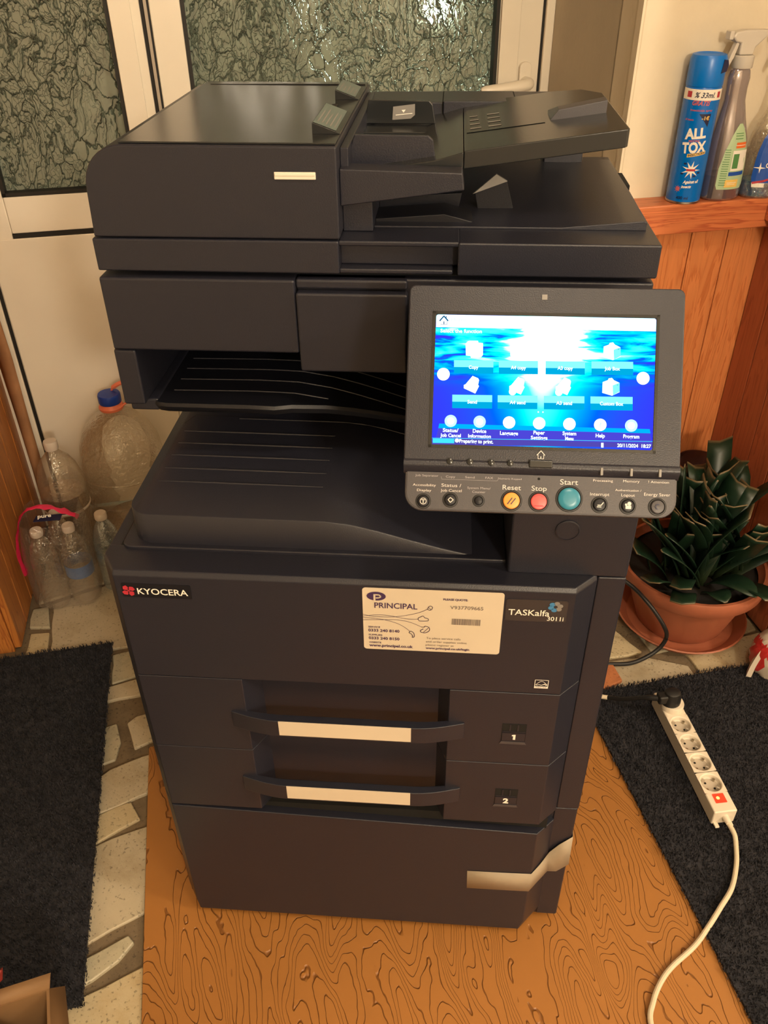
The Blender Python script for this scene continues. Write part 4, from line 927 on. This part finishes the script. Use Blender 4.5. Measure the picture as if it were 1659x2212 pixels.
T.add([(-.020+(.007 if i % 2 == 0 else .003)*cos(i*pi/8), .028+(.007 if i % 2 == 0 else .003)*sin(i*pi/8), .0004) for i in range(16)], [tuple(range(16))], 4)
w('400 ml', -.009, .012, .022, .0055, 1, .02)
obj('printed_label', wrap(T, .0322, 0, -.30), ['white', 'navy', 'red_print', 'yellow', 'lilac', 'yellow'], t, recalc=False, flat=True)
def trig_head(t, z0, s=1.0, mir=1):
    obj('collar', MB().lathe([(.0175, z0), (.0185, z0+.002), (.0185, z0+.019), (.016, z0+.021)], 24, flute=lambda i, n, z: .02*(i % 2)), 'trigger', t)
    P = [(-.016, z0+.021), (.012, z0+.021), (.014, z0+.033), (.034, z0+.050), (.038, z0+.060), (-.010, z0+.061), (-.030, z0+.058), (-.034, z0+.050), (-.026, z0+.042), (-.016, z0+.040)]
    obj('spray_head', MB().prism([(x*mir, z) for x, z in P], 'y', -.0105, .0105), 'trigger', t, bevel=.0035)
    obj('trigger_lever', MB().prism([(x*mir, z) for x, z in [(-.022, z0+.042), (-.016, z0+.042), (-.022, z0+.018), (-.033, z0-.004), (-.037, z0-.002), (-.030, z0+.020)]], 'y', -.006, .006), 'trigger', t, bevel=.0015)
    obj('nozzle', MB().box(-.040*mir if mir > 0 else .032, -.032*mir if mir > 0 else .040, -.008, .008, z0+.046, z0+.060), 'trigger', t, bevel=.0015)
# lilac trigger bottle
t = thing('trigger_bottle', 'tall lilac-tinted trigger spray bottle with a pale green label, between the other two', 'spray bottle', at(.868, V1-.036, RT), PHI)
BP = [(.034, 0, 0), (.0395, .004, 0), (.0400, .03, 0), (.0390, .07, -.001), (.0350, .11, -.003), (.0270, .145, -.006), (.0205, .175, -.008), (.0205, .195, -.009), (.0215, .212, -.009), (.0190, .224, -.009), (.0165, .228, -.009)]
R = [[(r*cos(2*pi*i/32)+ox, .70*r*sin(2*pi*i/32), z) for i in range(32)] for r, z, ox in BP]
obj('body', MB().rings(R), 'lilac_bottle', t)
obj('liquid', MB().rings([[(k*r*cos(2*pi*i/28)+ox, k*.70*r*sin(2*pi*i/28), z+.001) for i in range(28)] for r, z, ox, k in [(.034, .001, 0, .95), (.0395, .005, 0, .95), (.0398, .045, 0, .95)]]), 'liquid_grey', t)
hd = bpy.data.objects.new('head', None); 
trig_head(t, .2285, 1, 1)
for c in list(bpy.data.objects):
    if c.parent == t and c.name.split('.')[0] in ('collar', 'spray_head', 'trigger_lever', 'nozzle'): c.location.x = -.008
bpy.data.objects.remove(hd)
lb = MB(); n = 16
def yb(x, z):
    r = pw(z, [(0, .039), (.03, .040), (.07, .039), (.11, .035), (.145, .027)]); return -.70*math.sqrt(max(1e-6, r*r-x*x))-.0010
def lq(P, mi, d=0): 
    lb.add([(x, yb(x, z)-d, z) for x, z in P], [tuple(range(len(P)))], mi)
zs = [.022, .03, .045, .06, .075, .09, .105, .118, .130, .138]
hw = lambda z: pw(z, [(.022, .026), (.03, .029), (.06, .029), (.09, .0235), (.118, .014), (.130, .008), (.138, .003)])
for a, b in zip(zs[:-1], zs[1:]):
    for j in range(8):
        x0 = lerp(-hw(a), hw(a), j/8); x1 = lerp(-hw(a), hw(a), (j+1)/8); x2 = lerp(-hw(b), hw(b), (j+1)/8); x3 = lerp(-hw(b), hw(b), j/8)
        lq([(x0+.004, a), (x1+.004, a), (x2+.004, b), (x3+.004, b)], 0)
def lr(x0, x1, z0, z1, mi, d=.0006):
    k = 5
    for j in range(k): a = lerp(x0, x1, j/k); b = lerp(x0, x1, (j+1)/k); lq([(a, z0), (b, z0), (b, z1), (a, z1)], mi, d)
lr(.000, .022, .096, .106, 1); lr(-.004, .028, .056, .092, 2); lr(-.002, .010, .060, .086, 3, .0009); lr(.012, .022, .062, .088, 2, .0010)
lr(-.006, .028, .047, .054, 4); lr(-.010, .018, .026, .040, 5)
for z in (.112, .117, .121): lr(-.004, .012, z, z+.0012, 3, .0007)
for i in range(16): lr(-.021+(.002 if i > 10 else 0), -.009, .030+i*.0042, .0312+i*.0042, 3, .0007)
lr(-.001, .020, .1005, .1015, 2, .0010); lr(-.006, .014, .034, .035, 2, .0010); lr(-.006, .012, .031, .0318, 2, .0010)
obj('printed_label', lb, ['pale_green', 'orange_print', 'white', 'mid_green', 'blue_print', 'yellow'], t, recalc=False, flat=True)
# blue glass cleaner
t = thing('trigger_bottle', 'clear trigger bottle half cut by the right edge, blue liquid and blue-red label', 'spray bottle', at(.957, V1-.038, RT), PHI)
BP = [(.040, 0), (.0455, .004), (.0465, .03), (.0460, .08), (.0440, .110), (.036, .135), (.024, .155), (.018, .19), (.0175, .215), (.016, .225)]
R = [[(r*cos(2*pi*i/32), .68*r*sin(2*pi*i/32), z) for i in range(32)] for r, z in BP]; obj('body', MB().rings(R), 'bottle', t)
obj('liquid', MB().rings([[(.96*r*cos(2*pi*i/28), .96*.68*r*sin(2*pi*i/28), z) for i in range(28)] for r, z in [(.040, .001), (.0455, .005), (.0465, .032)]]), 'liquid_blue', t)
trig_head(t, .2255, 1, 1)
lb = MB()
def yb(x, z): r = pw(z, [(0, .0455), (.03, .0468), (.08, .0462), (.110, .0444), (.135, .037)]); return -.68*math.sqrt(max(1e-6, r*r-x*x))-.0010
hw2 = lambda z: pw(z, [(.022, .036), (.04, .039), (.08, .038), (.11, .032), (.128, .022)])
zs = [.022, .03, .04, .055, .07, .085, .1, .11, .12, .128]
for a, b in zip(zs[:-1], zs[1:]):
    for j in range(12):
        lq([(lerp(-hw2(a), hw2(a), j/12), a), (lerp(-hw2(a), hw2(a), (j+1)/12), a), (lerp(-hw2(b), hw2(b), (j+1)/12), b), (lerp(-hw2(b), hw2(b), j/12), b)], 1 if a < .03 else 0)
def onf(mb, mi, d=.0010):
    lb.add([(x, yb(max(-.044, min(.044, x)), y)-d, y) for x, y, _ in mb.v], mb.f, mi)
n = 24; ell = MB().add([(-.004+.021*cos(2*pi*i/n), .098+.014*sin(2*pi*i/n), 0) for i in range(n)], [(i, (i+1) % n, n//2) if False else (0, i, i+1) for i in range(1, n-1)]); onf(ell, 2, .0014)
onf(put(text('C', height=.016, bold=.05), -.014, .098), 1, .0020); onf(put(text('lin', height=.013, bold=.04), .002, .097), 1, .0020)
onf(put(text('GLASS', width=.028, height=.0075, bold=.03), .0, .075), 1); onf(put(text('CLEANER', width=.042, height=.0085, bold=.03), .0, .063), 1)
onf(put(text('lemon', width=.020, height=.006), .008, .050), 1)
st_ = MB().add([(-.030+(.010 if i % 2 == 0 else .002)*cos(i*pi/4), .058+(.010 if i % 2 == 0 else .002)*sin(i*pi/4), 0) for i in range(8)], [tuple(range(8))]); onf(st_, 1, .0014)
rs = MB().line([(-.036, .030), (-.02, .034), (.0, .040), (.02, .045)], .004, 0); onf(rs, 2, .0012)
bc = MB(); 
for i in range(14): bc.rect(-.016+i*.0018, -.016+i*.0018+.0009, .022, .030, 0)
onf(bc, 3, .0014)
obj('printed_label', lb, ['blue_print', 'white', 'red_print', 'navy'], t, recalc=False, flat=True)

# ================================================================== plant in its pot, vase, bag
pu, pv = .842, .575
t = thing('potted_plant', 'dark green strap-leaved plant with cut leaf ends in a terracotta pot', 'plant', at(pu, pv, .0), PHI)
obj('saucer', MB().lathe([(.100, 0), (.125, .002), (.143, .022), (.147, .026), (.144, .028), (.138, .024), (.120, .007), (.0, .006)], 48), 'clay', t)
fl_ = lambda i, n, z: (.012*cos(i*2*pi/4)*(1 if .03 < z < .115 else 0))
obj('pot', MB().lathe([(.096, .008), (.100, .012), (.112, .05), (.124, .09), (.132, .118), (.138, .128), (.150, .134), (.1585, .142), (.1600, .170), (.1575, .176), (.151, .176), (.148, .168), (.140, .160)], 64, cap=False, flute=fl_), 'clay', t, ang=50)
obj('soil', MB().lathe([(.146, .150), (.08, .158), (.0, .160)], 32), 'soil', t)
def leaf_(base, az, L_, w0, lean, curl, cut, twist=0.0, seed=0):
    """strap leaf: starts at base, rises, leans towards az and bows over"""
    n = 9; mb = MB(); mb.uv = []; p = Vector(base); el = pi/2-lean; d = Vector((cos(az), sin(az), 0)); side = Vector((-sin(az), cos(az), 0))
    vs = []
    for i in range(n+1):
        s = i/n; wd = w0*(.75+.5*sin(min(1, s*1.3)*pi*.55))*(1 if cut else math.sqrt(max(.02, 1-s**4)))
        sd = (side*cos(twist*s)+Vector((0, 0, 1))*sin(twist*s))
        up = Vector((0, 0, 1))*cos(el)-d*sin(el) if False else Vector((0, 0, .13*wd))
        e = (random.uniform(-.10, .10)*wd if (cut and i == n) else 0)
        vs += [tuple(p-sd*wd/2+up), tuple(p-up*.0), tuple(p+sd*wd/2+up)]; mb.uv += [(0, s), (.5, s), (1, s)]
        if p.x > .132: d = Vector((0, d.y, 0)); p.x = .132
        p = p+(d*cos(el)+Vector((0, 0, 1))*sin(el))*L_/n+d*e; el -= curl/n
    fs = []
    for i in range(n):
        for j in range(2): fs.append((i*3+j, i*3+j+1, (i+1)*3+j+1, (i+1)*3+j))
    mb.add(vs, fs); return mb
rnd = random.Random(11); random.seed(5)
spec = []
for k, (cx, cy) in enumerate(((-.055, .01), (.01, -.03), (.055, .03), (.0, .06), (.075, -.045), (-.03, -.06))):
    for j in range(9):
        a = rnd.uniform(0, 2*pi); 
        spec.append(((cx+rnd.uniform(-.012, .012), cy+rnd.uniform(-.012, .012), .158), a, rnd.uniform(.15, .27), rnd.uniform(.032, .044), rnd.uniform(.02, .50), rnd.uniform(.0, .7), rnd.random() < .75, rnd.uniform(-.4, .4)))
spec += [((-.09, -.06, .158), 3.6, .10, .040, .55, .9, True, .3), ((-.08, -.03, .158), 3.0, .13, .040, .45, .7, True, -.2), ((-.07, -.09, .158), 4.1, .10, .040, .65, 1.0, True, .2), ((-.02, -.10, .158), 4.6, .09, .040, .55, 1.1, False, .2), ((.04, -.10, .158), 5.0, .11, .042, .6, 1.2, True, -.2), ((-.10, .01, .158), 2.9, .12, .036, .3, .8, True, .2), ((.02, -.05, .158), -.3, .22, .042, .55, .9, True, .2), ((.05, -.06, .158), -.1, .24, .040, .8, .6, False, .2), ((-.05, -.04, .158), 2.6, .16, .038, .35, .5, True, 0), ((.0, -.07, .158), -1.2, .13, .040, .6, 1.3, False, .3),
         ((.05, -.02, .158), .9, .24, .042, .35, .5, False, .2), ((-.04, -.05, .158), -2.3, .11, .036, .7, .9, True, .2), ((-.07, .0, .158), 2.9, .20, .036, .2, .3, True, .1)]
for s_ in spec:
    o = obj('leaf', leaf_(*s_), 'leaf', t, recalc=False, ang=80)
    sm = o.modifiers.new('thick', 'SOLIDIFY'); sm.thickness = .0022
t = thing('glass_vase', 'tall dark-tinted round glass vase standing behind the plant', 'vase', at(.945, .782, 0), PHI)
obj('vase_body', MB().lathe([(.040, .0), (.046, .004), (.048, .14), (.053, .286), (.0545, .292), (.0520, .292), (.046, .14), (.040, .01), (.0, .008)], 36), 'glass_jar', t)
obj('inner_disc', MB().lathe([(.049, .245), (.0495, .249), (.0, .250)], 32), plain('brown_wax', (.16, .06, .045), .4), t)
t = thing('plastic_bag', 'crumpled white and red plastic bag lying beside the flower pot', 'bag', at(.945, .375, .0), PHI)
def crumple(c, r, seed, sq=.7):
    rr = random.Random(seed); bm = bmesh.new(); bmesh.ops.create_icosphere(bm, subdivisions=4, radius=1); mb = MB()
    ph = [(rr.uniform(2, 9), rr.uniform(2, 9), rr.uniform(2, 9), rr.uniform(0, 6)) for _ in range(9)]
    for v in bm.verts:
        k = 1+.09*sum(abs(sin(a*v.co.x+b*v.co.y+e*v.co.z+f)) for a, b, e, f in ph)/3-.12
        v.co = Vector((c[0]+v.co.x*r[0]*k, c[1]+v.co.y*r[1]*k, max(.0, c[2]+v.co.z*r[2]*k)))
    mb.add([tuple(v.co) for v in bm.verts], [tuple(v.index for v in f.verts) for f in bm.faces]); bm.free(); return mb
cb = crumple((0, 0, .05), (.040, .045, .062), 2); 
for i, f in enumerate(cb.f):
    c = sum((Vector(cb.v[j]) for j in f), Vector())/3; cb.m[i] = 1 if (.055 < c.z+.5*c.x < .078 or c.x < -.035) else 0
obj('bag_body', cb, ['bag_white', 'bag_red'], t, ang=28)
ft = MB(); R = []
for i, p in enumerate(spline([(-.052, -.008, .012), (-.045, -.004, .040), (-.030, .0, .078), (-.005, .006, .105), (.030, .010, .112)], 4)): R.append([(p.x-.008, p.y-.006, p.z), (p.x, p.y-.012, p.z+.002), (p.x+.009, p.y-.004, p.z+.001), (p.x, p.y+.006, p.z-.004)])
obj('bag_neck', MB().rings(R), 'bag_white', t, ang=40)

# ================================================================== power strip, its lead, the plug
ang = PHI+math.radians(4.9)*-1
t = thing('power_strip', 'white five-socket power strip with a glowing red switch on the dark rug', 'power strip', at(.6475, .047, .014), ang)
Lg, Wd, Ht = .285, .043, .034
cells = [.052+.0, .0, 0]
ys = [.062, .108, .154, .199]; half = .0225; r0 = .0185
bm_ = MB(); z = Ht
def outer(P0, P1): pass
y0c = ys[0]-half; y1c = ys[-1]+half
bm_.add([(-Wd/2, 0, 0), (Wd/2, 0, 0), (Wd/2, Lg, 0), (-Wd/2, Lg, 0)], [(3, 2, 1, 0)])
for yy in ys:                       # cells with a round well
    n = 32; inn = []; out = []; flo = []
    for i in range(n):
        a = 2*pi*i/n; c, s = cos(a), sin(a); k = 1/max(abs(c)/(Wd/2), abs(s)/half); out.append((c*k, yy+s*k, z)); inn.append((c*r0, yy+s*r0, z)); flo.append((c*(r0-.001), yy+s*(r0-.001), z-.011))
    bm_.add(out+inn+flo, [(i, (i+1) % n, n+(i+1) % n, n+i) for i in range(n)]+[(n+i, n+(i+1) % n, 2*n+(i+1) % n, 2*n+i) for i in range(n)]+[tuple(range(2*n, 3*n))])
bm_.rect(-Wd/2, Wd/2, 0, y0c, z); bm_.rect(-Wd/2, Wd/2, y1c, Lg, z)
for x in (-Wd/2, Wd/2): bm_.add([(x, 0, 0), (x, Lg, 0), (x, Lg, z), (x, y1c, z), (x, y0c, z), (x, 0, z)], [(0,1,2,3,4,5)])
for y in (0, Lg): bm_.add([(-Wd/2, y, 0), (Wd/2, y, 0), (Wd/2, y, z), (-Wd/2, y, z)], [(0,1,2,3)])
hsg = obj('housing', bm_, 'strip_white', t, ang=30)
def weld(o):
    b = bmesh.new(); b.from_mesh(o.data); bmesh.ops.remove_doubles(b, verts=b.verts, dist=1e-5); bmesh.ops.recalc_face_normals(b, faces=b.faces); b.to_mesh(o.data); b.free()
    o.data.polygons.foreach_set('use_smooth', [True]*len(o.data.polygons)); o.data.set_sharp_from_angle(angle=math.radians(30))
weld(hsg); b_ = hsg.modifiers.new('bevel', 'BEVEL'); b_.width = .0022; b_.segments = 3; b_.limit_method = 'ANGLE'; b_.angle_limit = math.radians(60)
for yy in ys+[.286]:
    if yy > .27: 
        continue
    s_ = obj('socket', MB().lathe([(.0174, 0), (.0172, .0005), (.0, .0006)], 28), 'strip_grey', t, (0, yy, Ht-.0112))
    pin = MB().disc(.0066, -.0066, .0009, .0024, 12).disc(-.0066, .0066, .0009, .0024, 12); obj('pin_hole', pin, 'gap', s_, recalc=False)
    [obj('earth_contact', MB().box(x_, x_+.004, -.0020, .0020, 0, .006), 'brass', s_, rot=(0, 0, .75)) for x_ in (-.0165, .0125)]
    obj('guide_rib', MB().box(-.0012, .0012, .011, .0165, 0, .0085).box(-.0012, .0012, -.0165, -.011, 0, .0085), 'strip_grey', s_, rot=(0, 0, .75))
sw = obj('switch', MB().box(-.0105, .0105, -.0095, .0095, 0, .0022), 'neon', t, (.0, .0275, Ht-.0005), bevel=.0008, label='lit red rocker switch')
obj('lamp_spot', MB().disc(-.0035, 0, .0024, .0030, 16, h=.0003), 'neon_hot', sw)
obj('mark', MB().line([(.004, -.007), (.004, .007)], .0008, .0026), 'neon', sw, recalc=False)
obj('mounting_lug', MB().box(-.018, -.010, -.010, .002, .001, .005).box(.008, .016, -.010, .002, .001, .005), 'strip_white', t, bevel=.001)
obj('strain_relief', MB().lathe([(.0062, -.001), (.0058, .008), (.0045, .014)], 14), 'strip_white', t, (.002, 0, .018), (pi/2, 0, 0))
rim = MB().lathe([(.0215, .0335), (.0225, .036), (.0225, .047), (.021, .050), (.019, .050)], 32); obj('raised_socket', rim, 'strip_white', t, (0, .2455, -.002), bevel=0)
cp = [(.649, .038, .030), (.650, .015, .026), (.643, -.005, .020), (.626, -.035, .018), (.595, -.072, .020), (.560, -.098, .020), (.528, -.120, .013), (.491, -.143, .0095), (.439, -.166, .0095), (.410, -.185, .0095), (.387, -.208, .0095), (.370, -.236, .0095), (.366, -.30, .0095), (.375, -.42, .0095)]
cw = MB().tube(spline([(*xy(u, v)[:2], z) for u, v, z in cp], 6), .0043, 10)
tag(obj('extension_cord', cw, 'cord_white'), 'ivory cord curving from the power strip across the rug and vinyl sheet', 'cord')
# plug
pq = thing('mains_plug', 'angled black plug in the far socket of the power strip', 'plug', at(.6625, .2905, .062), ang)
obj('plug_body', MB().lathe([(.019, 0), (.0195, .004), (.0185, .018), (.0150, .030), (.008, .033), (.0, .0335)], 24, sy=.85), 'black', pq, bevel=.001)
obj('plug_grip', MB().box(-.030, -.006, -.010, .010, .006, .026), 'black', pq, bevel=.004)
ld_ = MB().tube(spline([(-.028, .0, .016), (-.050, .012, .008), (-.080, .035, -.018), (-.105, .058, -.035)], 5), [.0058]*5+[.0045]*11, 10); obj('plug_lead', ld_, 'black', pq)
ld_ = MB().tube(spline([(-.105, .058, -.035), (-.135, .075, -.040), (-.165, .100, -.040)], 5), .0046, 10); obj('pale_lead', ld_, 'cord_white', pq, label='pale section of the lead')
# broken brick near the plug and loose fringe
tag(obj('brick_piece', MB().prism([(0, 0), (.05, .01), (.055, .06), (.01, .075), (-.01, .04)], 'z', -.004, .006), 'brick', None, at(.575, .395, .004), (0, 0, PHI+.1), bevel=.003), 'flat piece of orange brick by the edge of the right rug', 'brick')

# ================================================================== carton bottom left
t = thing('cardboard_box', 'small open cardboard box at the lower left corner, on the rug', 'box', at(-.475, -.066, .012), PHI+math.radians(8))
hh = .135
obj('box_side', MB().box(-.16, 0, -.004, 0, 0, hh), 'cardboard', t); obj('box_side', MB().box(-.004, 0, -.16, -.004, 0, hh), 'cardboard', t)
obj('box_side', MB().box(-.16, -.156, -.16, -.004, 0, hh), 'cardboard', t); obj('box_side', MB().box(-.156, -.004, -.16, -.156, 0, hh), 'cardboard', t); obj('box_bottom', MB().box(-.156, -.004, -.156, -.004, 0, .004), 'cardboard', t)
def flap(P): 
    m_ = MB(); m_.add(P, [(0,1,2,3)]); o = obj('box_flap', m_, ['cardboard'], t, recalc=False); q_ = o.modifiers.new('thick', 'SOLIDIFY'); q_.thickness = .0035; return o
flap([(-.16, -.002, hh), (-.0, -.002, hh), (.004, .014, hh+.010), (-.155, .016, hh+.010)])
flap([(0, -.002, hh), (0, -.16, hh), (.026, -.17, hh-.02), (.018, .002, hh-.014)])
flap([(-.085, -.004, hh-.002), (-.004, -.15, hh-.006), (-.004, -.155, hh-.07), (-.090, -.006, hh-.06)])
t = thing('red_cloth', 'dark red cloth with a tan corner draped over the cardboard box', 'cloth', at(-.60, -.10, .012), PHI)
R = []
for i, p in enumerate(spline([(.070, .055, .168), (.060, .030, .160), (.048, -.01, .15), (.040, -.05, .14), (.045, -.12, .13)], 5)):
    k = min(1, .2+i*.08); R.append([(p.x-.10*k, p.y+.01, p.z-.01), (p.x-.05*k, p.y, p.z+.012*sin(i)), (p.x, p.y, p.z+.004), (p.x-.03*k, p.y-.004, p.z-.02)])
obj('drape', MB().rings(R), 'red_cloth', t, ang=60)
obj('tan_corner', MB().add([(.058, .055, .172), (.005, .030, .176), (-.04, .0, .176), (.0, -.03, .176), (.045, .005, .174)], [(0,1,2,3,4)]), 'card_edge', t, recalc=False)
